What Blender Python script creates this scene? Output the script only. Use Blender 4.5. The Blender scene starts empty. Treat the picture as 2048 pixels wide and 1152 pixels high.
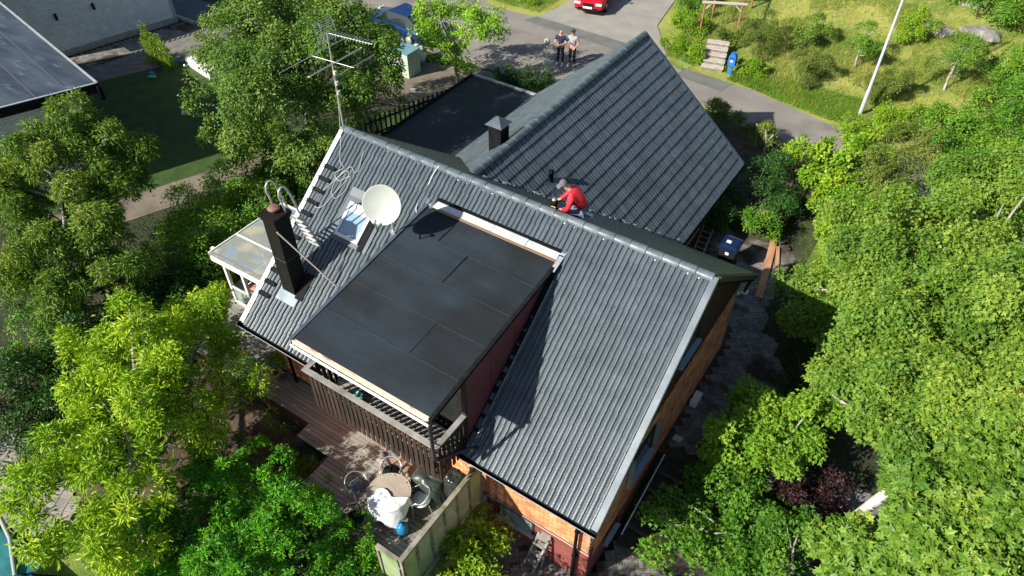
import bpy, math, random
import numpy as np
from mathutils import Vector, Matrix
random.seed(7); rng = np.random.default_rng(7)
SC = bpy.context.scene; COL = SC.collection
PI = math.pi
# ------------------------------------------------------------------ camera, world, sun, exposure
def setup():
    pitch, roll, yaw = 0.7647, 0.0042, -0.5855
    F = Vector((math.sin(yaw)*math.cos(pitch), math.cos(yaw)*math.cos(pitch), -math.sin(pitch)))
    R = Vector((math.cos(yaw), -math.sin(yaw), 0)); U = R.cross(F)
    R2 = R*math.cos(roll)+U*math.sin(roll); U2 = -R*math.sin(roll)+U*math.cos(roll)
    cd = bpy.data.cameras.new('camera'); cam = bpy.data.objects.new('camera', cd); COL.objects.link(cam)
    m = Matrix((R2, U2, -F)).transposed().to_4x4(); m.translation = Vector((13.6832, -7.289, 14.3925))
    cam.matrix_world = m
    cd.sensor_width = 36; cd.lens = 1449.08/2048*36; cd.clip_end = 800; cd.clip_start = .1
    SC.camera = cam
    w = bpy.data.worlds.new('World'); SC.world = w; w.use_nodes = True
    nt = w.node_tree; bg = nt.nodes['Background']
    sky = nt.nodes.new('ShaderNodeTexSky'); sky.sky_type = 'NISHITA'; sky.sun_disc = False
    sky.sun_elevation = math.radians(34.5); sky.sun_rotation = math.radians(208)
    nt.links.new(sky.outputs[0], bg.inputs[0]); bg.inputs[1].default_value = 0.066
    sd = bpy.data.lights.new('sun', 'SUN'); sd.energy = 5.0; sd.angle = math.radians(.55); sd.color = (1, .94, .82)
    so = bpy.data.objects.new('sun', sd); COL.objects.link(so)
    el, az = math.radians(34.5), math.radians(62)
    dr = Vector((math.cos(az)*math.cos(el), math.sin(az)*math.cos(el), -math.sin(el)))
    so.rotation_euler = dr.to_track_quat('-Z', 'Y').to_euler(); so.location = (-10, -20, 20)
    SC.view_settings.view_transform = 'Standard'; SC.view_settings.look = 'None'
    SC.view_settings.exposure = 0.72; SC.view_settings.gamma = 1; SC.view_settings.use_curve_mapping = False
    SC.cycles.max_bounces = 6; SC.cycles.transparent_max_bounces = 8
setup()
# ------------------------------------------------------------------ materials
MATS = {}
def mat(name, c, rough=.7, c2=None, scale=3., bump=0., bscale=None, metal=0., spec=.5, detail=4., lo=.35, hi=.65, trans=0, alpha=1, stretch=(1, 1, 1), rnd=0., speck=None, stain=None):
    if name in MATS: return MATS[name]
    m = bpy.data.materials.new(name); m.use_nodes = True; nt = m.node_tree; N = nt.nodes; L = nt.links
    b = N['Principled BSDF']; b.inputs['Roughness'].default_value = rough; b.inputs['Metallic'].default_value = metal
    b.inputs['Specular IOR Level'].default_value = spec
    if trans: b.inputs['Transmission Weight'].default_value = trans
    if alpha < 1: b.inputs['Alpha'].default_value = alpha
    b.inputs['Base Color'].default_value = (*c, 1)
    g = N.new('ShaderNodeNewGeometry'); mp = N.new('ShaderNodeMapping'); mp.inputs['Scale'].default_value = stretch
    L.new(g.outputs['Position'], mp.inputs['Vector'])
    out = None
    if c2 is not None:
        no = N.new('ShaderNodeTexNoise'); no.inputs['Scale'].default_value = scale; no.inputs['Detail'].default_value = detail
        L.new(mp.outputs[0], no.inputs['Vector'])
        r = N.new('ShaderNodeValToRGB'); e = r.color_ramp.elements
        e[0].position = lo; e[1].position = hi; e[0].color = (*c, 1); e[1].color = (*c2, 1)
        L.new(no.outputs[0], r.inputs[0]); out = r.outputs[0]
        if speck:
            n3 = N.new('ShaderNodeTexNoise'); n3.inputs['Scale'].default_value = speck[0]; n3.inputs['Detail'].default_value = 2
            L.new(mp.outputs[0], n3.inputs['Vector'])
            r3 = N.new('ShaderNodeValToRGB'); e = r3.color_ramp.elements; e[0].position = speck[1]; e[1].position = speck[2]
            e[0].color = (0, 0, 0, 1); e[1].color = (1, 1, 1, 1); L.new(n3.outputs[0], r3.inputs[0])
            mx = N.new('ShaderNodeMix'); mx.data_type = 'RGBA'; L.new(r3.outputs[0], mx.inputs['Factor'])
            L.new(out, mx.inputs['A']); mx.inputs['B'].default_value = (*speck[3], 1); out = mx.outputs['Result']
        if stain:
            n4 = N.new('ShaderNodeTexNoise'); n4.inputs['Scale'].default_value = stain[0]; n4.inputs['Detail'].default_value = 6; L.new(g.outputs['Position'], n4.inputs['Vector'])
            r4 = N.new('ShaderNodeMapRange'); r4.inputs['From Min'].default_value = stain[1]; r4.inputs['From Max'].default_value = stain[2]; r4.inputs['To Min'].default_value = 1; r4.inputs['To Max'].default_value = stain[3]; L.new(n4.outputs[0], r4.inputs['Value'])
            v4 = N.new('ShaderNodeVectorMath'); v4.operation = 'SCALE'; L.new(out, v4.inputs[0]); L.new(r4.outputs[0], v4.inputs['Scale']); out = v4.outputs[0]
        if rnd:
            oi = N.new('ShaderNodeObjectInfo'); mr = N.new('ShaderNodeMapRange'); mr.inputs['To Min'].default_value = 1-rnd; mr.inputs['To Max'].default_value = 1+rnd
            at = N.new('ShaderNodeAttribute'); at.attribute_name = 'rnd'; ad = N.new('ShaderNodeMath'); ad.operation = 'ADD'
            fr = N.new('ShaderNodeMath'); fr.operation = 'FRACT'
            L.new(oi.outputs['Random'], ad.inputs[0]); L.new(at.outputs['Fac'], ad.inputs[1]); L.new(ad.outputs[0], fr.inputs[0]); L.new(fr.outputs[0], mr.inputs['Value'])
            vm = N.new('ShaderNodeVectorMath'); vm.operation = 'SCALE'; L.new(out, vm.inputs[0]); L.new(mr.outputs[0], vm.inputs['Scale']); out = vm.outputs[0]
        L.new(out, b.inputs['Base Color'])
    if bump:
        nb = N.new('ShaderNodeTexNoise'); nb.inputs['Scale'].default_value = bscale or scale*4; nb.inputs['Detail'].default_value = 5
        L.new(mp.outputs[0], nb.inputs['Vector'])
        bp = N.new('ShaderNodeBump'); bp.inputs['Strength'].default_value = 1; bp.inputs['Distance'].default_value = bump
        L.new(nb.outputs[0], bp.inputs['Height']); L.new(bp.outputs[0], b.inputs['Normal'])
    MATS[name] = m; return m
def leafmat(name, dark, mid, light, tr=.24, rough=.5):
    if name in MATS: return MATS[name]
    m = bpy.data.materials.new(name); m.use_nodes = True; nt = m.node_tree; N = nt.nodes; L = nt.links
    b = N['Principled BSDF']; b.inputs['Roughness'].default_value = rough; b.inputs['Specular IOR Level'].default_value = .4
    at = N.new('ShaderNodeAttribute'); at.attribute_name = 'rnd'
    r = N.new('ShaderNodeValToRGB'); e = r.color_ramp.elements
    e[0].position = 0.; e[0].color = (*dark, 1); e[1].position = 1.; e[1].color = (*light, 1)
    x = e.new(.55); x.color = (*mid, 1)
    L.new(at.outputs['Fac'], r.inputs[0]); L.new(r.outputs[0], b.inputs['Base Color'])
    t = N.new('ShaderNodeBsdfTranslucent'); vm = N.new('ShaderNodeVectorMath'); vm.operation = 'MULTIPLY'
    vm.inputs[1].default_value = (1.15, 1.25, .5); L.new(r.outputs[0], vm.inputs[0]); L.new(vm.outputs[0], t.inputs['Color'])
    mx = N.new('ShaderNodeMixShader'); mx.inputs[0].default_value = tr
    L.new(b.outputs[0], mx.inputs[1]); L.new(t.outputs[0], mx.inputs[2]); L.new(mx.outputs[0], N['Material Output'].inputs['Surface'])
    MATS[name] = m; return m
# ------------------------------------------------------------------ object helpers
def wloc(o):
    v = Vector((0, 0, 0))
    while o is not None: v = v+Vector(o.location); o = o.parent
    return v
def tag(o, label=None, cat=None, group=None, kind=None):
    if label: o['label'] = label
    if cat: o['category'] = cat
    if group: o['group'] = group
    if kind: o['kind'] = kind
    return o
def thing(name, label, cat, loc=(0, 0, 0), group=None):
    o = bpy.data.objects.new(name, None); COL.objects.link(o); o.location = loc; o.empty_display_size = .2
    return tag(o, label, cat, group)
def link(name, me, parent=None, loc=(0, 0, 0), m=None):
    o = bpy.data.objects.new(name, me); COL.objects.link(o); o.location = loc
    if parent is not None: o.parent = parent
    if m is not None and not me.materials: me.materials.append(m)
    return o
def rawmesh(name, verts, tris, rnd=None, smooth=False, matidx=None):
    me = bpy.data.meshes.new(name); verts = np.asarray(verts, np.float32); tris = np.asarray(tris, np.int32)
    k = tris.shape[1]; n = len(tris)
    me.vertices.add(len(verts)); me.vertices.foreach_set('co', verts.ravel())
    me.loops.add(n*k); me.loops.foreach_set('vertex_index', tris.ravel())
    me.polygons.add(n); me.polygons.foreach_set('loop_start', np.arange(0, n*k, k, dtype=np.int32))
    me.polygons.foreach_set('use_smooth', np.full(n, bool(smooth)))
    if rnd is not None:
        a = me.attributes.new('rnd', 'FLOAT', 'FACE'); a.data.foreach_set('value', np.asarray(rnd, np.float32))
    me.update(calc_edges=True); return me
class MB:
    def __init__(s): s.v = []; s.f = []; s.sm = []
    def add(s, vs, fs, smooth=False):
        o = len(s.v); s.v += [tuple(v) for v in vs]; s.f += [tuple(i+o for i in f) for f in fs]; s.sm += [smooth]*len(fs); return s
    def box(s, c, sz, X=(1, 0, 0), Y=(0, 1, 0), Z=None):
        c = Vector(c); X = Vector(X).normalized(); Y = Vector(Y).normalized(); Z = Vector(Z).normalized() if Z else X.cross(Y).normalized()
        hx, hy, hz = [a/2 for a in sz]
        vs = [c+X*(i*hx)+Y*(j*hy)+Z*(k*hz) for i, j, k in ((-1,-1,-1),(1,-1,-1),(1,1,-1),(-1,1,-1),(-1,-1,1),(1,-1,1),(1,1,1),(-1,1,1))]
        return s.add(vs, [(0,3,2,1),(4,5,6,7),(0,1,5,4),(1,2,6,5),(2,3,7,6),(3,0,4,7)])
    def b2(s, x0, x1, y0, y1, z0, z1): return s.box(((x0+x1)/2, (y0+y1)/2, (z0+z1)/2), (x1-x0, y1-y0, z1-z0))
    def beam(s, a, b, w, h, up=(0, 0, 1)):
        a = Vector(a); b = Vector(b); d = (b-a); l = d.length; d.normalize(); up = Vector(up)
        x = d.cross(up)
        if x.length < 1e-3: x = d.cross(Vector((1, 0, 0)))
        x.normalize(); z = x.cross(d).normalized()
        return s.box((a+b)/2, (w, l, h), x, d, z)
    def tube(s, pts, r, n=8, cap=True, closed=False):
        P = [Vector(p) for p in pts]; R = r if isinstance(r, (list, tuple)) else [r]*len(P); o = []; prev = None
        for i, p in enumerate(P):
            d = (P[(i+1) % len(P)]-P[i-1]) if closed else ((P[min(i+1, len(P)-1)]-P[max(i-1, 0)]))
            d.normalize()
            if prev is None:
                x = d.orthogonal().normalized()
            else:
                x = (prev-d*prev.dot(d)).normalized()
            prev = x; y = d.cross(x)
            o += [p+(x*math.cos(2*PI*k/n)+y*math.sin(2*PI*k/n))*R[i] for k in range(n)]
        f = []; m = len(P)
        for i in range(m if closed else m-1):
            j = (i+1) % m
            for k in range(n): f.append((i*n+k, i*n+(k+1) % n, j*n+(k+1) % n, j*n+k))
        s.add(o, f, True)
        if cap and not closed:
            s.add(o[:n], [tuple(range(n))[::-1]]); s.add(o[-n:], [tuple(range(n))])
        return s
    def lathe(s, c, prof, n=20, ax=None, smooth=True):
        c = Vector(c); Z = Vector(ax).normalized() if ax else Vector((0, 0, 1)); X = Z.orthogonal().normalized(); Y = Z.cross(X); o = []
        for r, z in prof: o += [c+Z*z+(X*math.cos(2*PI*k/n)+Y*math.sin(2*PI*k/n))*r for k in range(n)]
        f = [(i*n+k, i*n+(k+1) % n, (i+1)*n+(k+1) % n, (i+1)*n+k) for i in range(len(prof)-1) for k in range(n)]
        return s.add(o, f, smooth)
    def poly(s, pts, h=0.01, ax=(0, 0, -1)):
        P = [Vector(p) for p in pts]; A = Vector(ax)*h; n = len(P)
        s.add(P+[p+A for p in P], [tuple(range(n)), tuple(range(2*n-1, n-1, -1))]+[(i, i+n, (i+1) % n+n, (i+1) % n) for i in range(n)]); return s
    def build(s, name, m, parent=None, label=None):
        off = wloc(parent) if parent is not None else Vector((0, 0, 0))
        me = bpy.data.meshes.new(name); me.from_pydata([tuple(Vector(v)-off) for v in s.v], [], s.f)
        if any(s.sm): me.polygons.foreach_set('use_smooth', s.sm)
        me.update()
        if m: me.materials.append(m)
        o = link(name, me, parent)
        if label: o['label'] = label
        return o
def B(name, m, parent, *boxes, label=None):
    b = MB()
    for x in boxes: b.b2(*x)
    return b.build(name, m, parent, label)
def copytree(o, parent=None, loc=None, rz=None):
    c = o.copy(); COL.objects.link(c); c.parent = parent
    if loc is not None: c.location = loc
    if rz is not None: c.rotation_euler = (0, 0, rz)
    for ch in list(o.children): copytree(ch, c)
    return c
def frame(O, X, Y):
    X = Vector(X).normalized(); Y = Vector(Y).normalized(); Z = X.cross(Y).normalized()
    m = Matrix((X, Y, Z)).transposed().to_4x4(); m.translation = Vector(O); return m
def pieces(parent, name, me, mats, m, limit=300, key=None):
    """first `limit` placements become part objects sharing one mesh, the rest one joined part of real geometry"""
    if key: mats = sorted(mats, key=key)
    off = wloc(parent); me.materials.clear(); me.materials.append(m)
    for M in mats[:limit]:
        o = bpy.data.objects.new(name, me); COL.objects.link(o); o.parent = parent
        M2 = M.copy(); M2.translation = M.translation-off; o.matrix_local = M2
    rest = mats[limit:]
    if rest:
        nv = len(me.vertices); co = np.empty(nv*3, np.float32); me.vertices.foreach_get('co', co); co = co.reshape(-1, 3)
        me.calc_loop_triangles(); nt = len(me.loop_triangles); tr = np.empty(nt*3, np.int32); me.loop_triangles.foreach_get('vertices', tr); tr = tr.reshape(-1, 3)
        A = np.array([[list(r) for r in M] for M in rest], np.float32)
        V = np.einsum('nij,vj->nvi', A[:, :3, :3], co)+A[:, None, :3, 3]-np.array(off, np.float32)
        T = tr[None]+(np.arange(len(rest))*nv)[:, None, None]
        me2 = rawmesh(name+'_field', V.reshape(-1, 3), T.reshape(-1, 3), np.repeat(rng.random(len(rest)), nt))
        o = link(name+'_field', me2, parent, m=m); o['kind'] = 'stuff'
def boxmesh(name, sx, sy, sz, bev=0):
    """box from 0..sx,0..sy, bottom at 0; chamfered top edge"""
    b = MB(); e = bev
    vs = [(0,0,0),(sx,0,0),(sx,sy,0),(0,sy,0),(e,e,sz),(sx-e,e,sz),(sx-e,sy-e,sz),(e,sy-e,sz)]
    if bev: 
        vs = [(0,0,0),(sx,0,0),(sx,sy,0),(0,sy,0),(0,0,sz-e),(sx,0,sz-e),(sx,sy,sz-e),(0,sy,sz-e),(e,e,sz),(sx-e,e,sz),(sx-e,sy-e,sz),(e,sy-e,sz)]
        fs = [(0,1,5,4),(1,2,6,5),(2,3,7,6),(3,0,4,7),(4,5,9,8),(5,6,10,9),(6,7,11,10),(7,4,8,11),(8,9,10,11)]
    else: fs = [(0,1,5,4),(1,2,6,5),(2,3,7,6),(3,0,4,7),(4,5,6,7)]
    me = bpy.data.meshes.new(name); me.from_pydata(vs, [], fs); me.update(); return me
# ------------------------------------------------------------------ terrain
def sst(a, b, x):
    t = min(1, max(0, (x-a)/(b-a))); return t*t*(3-2*t)
def gz(x, y):
    z = -2.5
    if 8.0 < x <= 10.5 and 9.3 < y < 15.1: z = -2.83
    # sunk yard and side path
    if x > 7.82 and y < .6: z = -3.55+1.05*sst(-3.2, -4.6, y)*0
    if 10.5 < x:
        p = -2.86 if y > 4.4 else (-3.63 if y < 1.8 else -3.63+.77*(y-1.8)/2.6)
        xb = 12.8-1.55*sst(8.5, 11.5, y); k = sst(xb, xb+(1.6 if y < 8.5 else .5), x); z = p*(1-k)+(-2.7+.22*sst(8.5, 11.5, y))*k
        z = z+(-2.5-z)*sst(16.5, 19, y)
    # hill beyond the road
    if y > 24: 
        k = sst(.5, 3.5, x); z += k*max(0, min(3.2, .17*(y-26)))
    return z
# ------------------------------------------------------------------ palettes
M_TILE = mat('slate_grey_tile', (.053, .074, .092), .38, (.080, .104, .126), 2.2, .004, 40, spec=.7, rnd=.09, speck=(9, .62, .78, (.042, .055, .068)), stain=(.9, .5, .8, .85))
M_RIDGE = mat('ridge_grey_tile', (.075, .10, .122), .38, (.125, .155, .18), 5, .004, 40, rnd=.12)
M_ZINC = mat('zinc_sheet', (.42, .45, .48), .35, (.55, .57, .6), 4, .002, 15, metal=.35)
M_BLACK = mat('black_metal', (.008, .009, .011), .7, (.014, .015, .017), 6, .002, 20, spec=.08)
M_BLACKWARM = mat('black_chimney_metal', (.007, .007, .0065), .6, (.014, .0125, .010), 2, .003, 8, spec=.2, stretch=(1, 1, .3))
M_FELT = mat('black_roof_felt', (.004, .010, .017), .85, (.015, .028, .041), 1.6, .006, 90, detail=12, lo=.3, hi=.7, stretch=(.3, 1.2, 1), speck=(90, .58, .75, (.036, .044, .053)), stain=(.5, .42, .58, .38))
M_FELT2 = mat('smooth_roof_felt', (.009, .011, .015), .6, (.018, .021, .027), .8, .004, 60, stretch=(1, .4, 1))
M_BRICK = mat('orange_brick', (.60, .20, .085), .85, (.80, .36, .17), 3, .006, 60, rnd=.28)
M_MORTAR = mat('mortar', (.30, .22, .17), .95, (.42, .32, .25), 6, .004, 50)
M_PLINTH = mat('red_plinth_paint', (.20, .05, .04), .8, (.27, .085, .07), 2, .004, 30)
M_PANEL = mat('wine_red_panel', (.14, .035, .038), .7, (.19, .055, .055), 1.2, .002, 20)
M_DKWOOD = mat('dark_brown_board', (.035, .018, .012), .8, (.055, .03, .02), 3, .003, 40, rnd=.2)
M_BALU = mat('brown_baluster', (.026, .015, .010), .75, (.045, .028, .02), 4, .003, 40, stretch=(1, 1, .2), rnd=.2)
M_GREYWOOD = mat('weathered_grey_wood', (.2, .195, .18), .85, (.33, .325, .305), 3, .004, 40, rnd=.12)
M_DECK = mat('deck_board', (.20, .19, .165), .8, (.39, .375, .34), 1.3, .004, 40, stretch=(.3, 1, 1), rnd=.2, speck=(1.1, .55, .68, (.11, .095, .075)))
M_PAVER = mat('grey_paver', (.13, .125, .12), .9, (.24, .23, .21), 2.0, .004, 50, rnd=.22, speck=(.9, .5, .62, (.05, .038, .028)))
M_SAND = mat('paver_joint_soil', (.05, .038, .028), .95, (.085, .065, .045), 8, .01, 60)
M_WHITE = mat('white_paint', (.72, .72, .7), .5, (.82, .82, .8), 3, .001, 20)
M_CREAM = mat('peeling_cream_paint', (.66, .5, .36), .7, (.76, .66, .52), 6, .003, 30, stretch=(.4, 1, 1), speck=(7, .58, .68, (.45, .25, .2)))
M_GLASS = mat('window_glass', (.35, .45, .45), .08, spec=.8, alpha=.55)
M_DKGLASS = mat('dark_window_glass', (.02, .03, .035), .06, spec=.9)
M_ALU = mat('aluminium', (.6, .61, .62), .3, (.7, .7, .7), 5, metal=.6)
M_CONC = mat('concrete', (.36, .33, .29), .9, (.5, .46, .4), 4, .005, 40)
M_ASPH = mat('asphalt', (.19, .172, .16), .92, (.25, .23, .21), .7, .006, 120, detail=8, stain=(.6, .5, .62, .78), speck=(60, .55, .7, (.26, .24, .22)))
M_ASPH2 = mat('pale_asphalt', (.24, .23, .21), .92, (.31, .3, .27), .9, .006, 120, detail=8, speck=(60, .55, .7, (.32, .3, .27)))
M_ASPH3 = mat('patched_asphalt', (.10, .105, .10), .92, (.15, .155, .145), 1.2, .006, 120, detail=8, speck=(70, .55, .7, (.25, .25, .24)))
M_SOIL = mat('garden_soil', (.05, .034, .022), .95, (.11, .08, .055), 2.2, .03, 14, detail=8)
M_DRYSOIL = mat('dry_soil', (.12, .10, .075), .95, (.2, .17, .135), 1.2, .02, 20, detail=8)
M_GRASS = mat('lawn_grass', (.09, .17, .022), .9, (.2, .27, .04), 1.1, .03, 45, detail=9, speck=(5, .56, .74, (.055, .11, .02)))
M_MEADOW = mat('meadow_ground', (.15, .22, .028), .9, (.36, .37, .08), .45, .05, 30, detail=9, lo=.38, hi=.62, speck=(3.5, .56, .72, (.4, .33, .14)))
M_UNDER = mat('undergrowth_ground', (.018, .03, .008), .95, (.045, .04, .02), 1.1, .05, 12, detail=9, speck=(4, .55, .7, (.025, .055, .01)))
M_SHGRASS = mat('shaded_lawn_grass', (.026, .065, .009), .95, (.05, .10, .015), 1.6, .03, 60, detail=9)  # darker copy of the lawn grass with the shade put into its colour
M_WBRICK = mat('white_brick', (.74, .75, .72), .8, (.83, .84, .81), 2, .004, 50, rnd=.08)
M_WMORTAR = mat('white_wall_joint', (.36, .38, .37), .9, (.45, .46, .45), 5)
M_BARK = mat('pale_bark', (.22, .2, .17), .9, (.42, .4, .36), 7, .01, 30)
M_DKBARK = mat('brown_bark', (.07, .052, .038), .9, (.14, .11, .08), 7, .01, 30)
# ------------------------------------------------------------------ ground sheets
def ground():
    xs = np.unique(np.concatenate([np.linspace(-160, -14, 12), np.arange(-12, 7.7, 1.), [7.78, 7.86], np.arange(8.2, 10.4, .6), [10.46, 10.54], np.arange(10.9, 17, .3), np.arange(17, 26, 1.), np.linspace(30, 160, 10)]))
    ys = np.unique(np.concatenate([np.linspace(-120, -12, 8), np.arange(-10, 0, .8), [.56, .64], np.arange(1.2, 5, .3), np.arange(5.5, 45, .9), np.linspace(50, 220, 12)]))
    V = [(x, y, gz(x, y)+(.05*math.sin(x*1.3+y)*math.cos(y*.9) if y > 26 and x > 2 else 0)) for y in ys for x in xs]; n = len(xs)
    F_ = [(j*n+i, j*n+i+1, (j+1)*n+i+1, (j+1)*n+i) for j in range(len(ys)-1) for i in range(n-1)]
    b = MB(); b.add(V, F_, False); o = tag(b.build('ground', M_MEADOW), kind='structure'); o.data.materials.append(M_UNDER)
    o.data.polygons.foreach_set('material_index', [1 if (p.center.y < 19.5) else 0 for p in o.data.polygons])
ground()
def sheet(name, pts, z, m, kind='structure', follow=False, sub=1.0):
    """polygon sheet; triangulated flat"""
    P = [(x, y, z) for x, y in pts]
    me = bpy.data.meshes.new(name); me.from_pydata(P, [], [tuple(range(len(P)))]); me.update(); me.materials.append(m)
    o = link(name, me); o['kind'] = kind; return o
sheet('road', [(-26, 17.5), (-14.4, 19.2), (-5.6, 19.6), (-1.6, 19.5), (4.2, 22.4), (6.4, 21.9), (8.4, 21.4), (12.5, 20.6), (30, 19), (30, 22), (12, 23.3), (9.6, 23.9), (5.8, 24.9), (3.1, 24.7), (2.0, 24.9), (1.0, 25.7), (-6.6, 26.1), (-9.3, 25.9), (-10.8, 26.4), (-14.4, 27), (-26, 28)], -2.47, M_ASPH)
sheet('driveway', [(-7.0, 25.9), (-6.6, 27.2), (-6.5, 29), (-7.5, 34), (-8, 46), (-2.5, 46), (-1.6, 33), (-.9, 28.8), (.6, 26.5), (1.1, 25.8)], -2.462, M_ASPH2)
sheet('road_patch', [(-7.2, 25.3), (-1.0, 24.9), (1.2, 25.0), (1.0, 25.9), (-1.5, 25.95), (-6.9, 26.1)], -2.456, M_ASPH3)
sheet('step_apron', [(2.2, 24.2), (4.7, 23.9), (4.9, 24.9), (3.4, 25.0), (2.4, 25.0)], -2.458, M_ASPH3)
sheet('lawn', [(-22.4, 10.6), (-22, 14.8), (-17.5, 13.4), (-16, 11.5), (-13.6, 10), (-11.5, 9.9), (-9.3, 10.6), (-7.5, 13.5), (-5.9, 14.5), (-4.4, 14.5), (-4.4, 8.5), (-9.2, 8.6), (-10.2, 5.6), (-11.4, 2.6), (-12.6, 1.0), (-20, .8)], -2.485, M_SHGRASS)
sheet('soil_strip', [(-12.8, .6), (-11.4, 2.7), (-10.2, 5.7), (-9.2, 8.7), (-8, 8.8), (-8.6, 5.5), (-9.9, 2.3), (-11.2, .2)], -2.48, M_DRYSOIL)
sheet('soil_bed', [(-9, 13.7), (-6.7, 14.6), (-5.4, 17.2), (-4.0, 18.8), (-5.4, 19.5), (-9.3, 18.2), (-10.5, 15.5)], -2.478, M_DRYSOIL)
sheet('soil_bed', [(-8, -6), (-6, .5), (-2.8, 2.6), (-2.8, -.6), (.2, -.6), (3.2, -1.0), (4.8, -1.9), (4.8, -2.8), (3, -3.6), (.6, -5.2), (-1.2, -5.4), (-4, -7)], -2.481, M_SOIL)
sheet('soil_bed', [(-3, 17.1), (-4.6, 17.2), (-4.3, 18.9), (-1.9, 19.4), (4.0, 22.2), (8.2, 21.2), (9.9, 19.5), (9.9, 15.5), (8.3, 15.2), (8.2, 16.8)], -2.479, M_SOIL)
sheet('grass_verge', [(10.3, 20.1), (10.5, 18.6), (11.2, 17.6), (11.78, 16.4), (11.8, 14), (11.86, 12.4), (12.3, 11.4), (13.0, 10.6), (15.2, 10.4), (15.2, 19.9)], -2.462, M_GRASS)
sheet('lawn', [(-1.0, -6.3), (1.3, -5.4), (3.2, -6.6), (2.5, -9), (-2, -9)], -2.476, M_GRASS)
# gravel patch seen between the maples
sheet('gravel_patch', [(14.9, 1.6), (14.9, 6.2), (18, 6.4), (18, 1.4)], -2.66, mat('gravel', (.10, .098, .095), .95, (.25, .245, .24), 18, .02, 30))
# ------------------------------------------------------------------ house geometry constants
W, H, L = 4.7971, 3.6039, 11.0537; S = 6.0
UR, WW, HH, ZR, VF = 3.6801, 4.5659, 3.8741, 2.861, 16.4555
KM = H/W; KW = HH/WW; EZ = ZR-HH
DZ = -2.15; CZ = -3.5
house = thing('brick_house', 'orange brick house with a slate grey tiled roof, large flat dormer and rear wing', 'house', (5.4, 4.8, DZ))
TW = .2634
def tilemesh():
    P_ = [(0, 0), (.010, .002), (.020, .026), (.032, .040), (.062, .0355), (.094, .040), (.110, .036), (.122, .022), (.1317, .012), (.142, .022), (.154, .036), (.170, .040), (.201, .0355), (.231, .040), (.243, .026), (.253, .002), (TW, 0)]
    v = []; f = []; n = len(P_)
    for (y, dz) in ((-.035, .03), (.36, -.002)):
        for x, z in P_: v.append((x, y, z*1.1+dz))
    for x, z in P_: v.append((x, -.012, z*1.1-.004))
    for i in range(n-1): f.append((i, i+1, n+i+1, n+i))
    for i in range(n-1): f.append((2*n+i, 2*n+i+1, i+1, i))
    me = bpy.data.meshes.new('roof_tile'); me.from_pydata(v, [], f); me.update(); return me
TILE = tilemesh()
def slope(name, O, X, Y, cols, mask, limit, label, x0=0., key=None, rows=17, exp=S/17):
    part = link(name, None, house, Vector(O)-wloc(house)); part['label'] = label
    X = Vector(X).normalized(); Y = Vector(Y).normalized(); Z = X.cross(Y); ms = []
    for r in range(rows):
        for c in range(cols):
            P = Vector(O)+X*(x0+c*TW)+Y*(r*exp)
            cen = P+X*.13+Y*.17
            if not mask(cen): continue
            jx = random.uniform(-.003, .003); jz = random.uniform(0, .005)
            M = frame(P+X*jx+Z*(jz+.01), X+Y*random.uniform(-.006, .006), Y); ms.append(M)
    pieces(part, 'roof_tile', TILE, ms, M_TILE, limit, key)
    return part
def in_dormer(p): return 3.72 < p.x < 7.45 and p.y < 4.1
front_roof = slope('front_roof_slope', (0, 0, 0), (1, 0, 0), (0, W, H), 41, lambda p: not in_dormer(p), 300, 'sunlit front roof slope of wavy grey tiles', .127, key=lambda M: (M.translation-Vector((13.7, -7.3, 14.4))).length)
def mback(p):
    zw = ZR-KW*abs(p.x-UR); return not (p.z < zw-.02 and -1.2 < p.x < 8.4)
slope('back_roof_slope', (L, 2*W, 0), (-1, 0, 0), (0, -W, H), 41, mback, 0, 'shaded back roof slope behind the ridge', .127)
def mwing(p): return p.y > 5.75 and (p.y > 2*W or p.z > H-(p.y-W)*KM+.0) and p.z > -5
slope('wing_roof_slope', (UR+WW, 5.4, EZ), (0, 1, 0), (-WW, 0, HH), 42, lambda p: p.z > (2*H-p.y*KM)-.02, 0, 'right roof slope of the rear wing', .0)
slope('wing_roof_slope', (UR-4.6195, VF, ZR-KW*4.6195), (0, -1, 0), (WW, 0, HH), 42, lambda p: p.z > (2*H-p.y*KM)-.02, 0, 'left roof slope of the rear wing beside the flat roof', .0)
# solid underlay so nothing shows between tiles (a closed prism just under the tiles)
b = MB()
def prism(b, prof, d0, d1, ax):
    n = len(prof)
    if ax == 'x': v = [(d0, a, z) for a, z in prof]+[(d1, a, z) for a, z in prof]
    else: v = [(a, d0, z) for a, z in prof]+[(a, d1, z) for a, z in prof]
    b.add(v, [tuple(range(n)), tuple(range(2*n-1, n-1, -1))]+[(i, i+n, (i+1) % n+n, (i+1) % n) for i in range(n)])
prism(b, [(.02, -.0), (W, H-.02), (2*W-.02, -.0), (2*W-.1, -.12), (W, H-.2), (.1, -.12)], .02, L-.02, 'x')
b.build('roof_deck', M_BLACK, house)
b = MB(); prism(b, [(UR-4.6, ZR-KW*4.6-.01), (UR, ZR-.02), (UR+WW-.02, EZ-.01), (UR+WW-.1, EZ-.13), (UR, ZR-.2), (UR-4.5, ZR-KW*4.6-.13)], 7.0, VF-.02, 'y'); b.build('roof_deck', M_BLACK, house)
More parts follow.
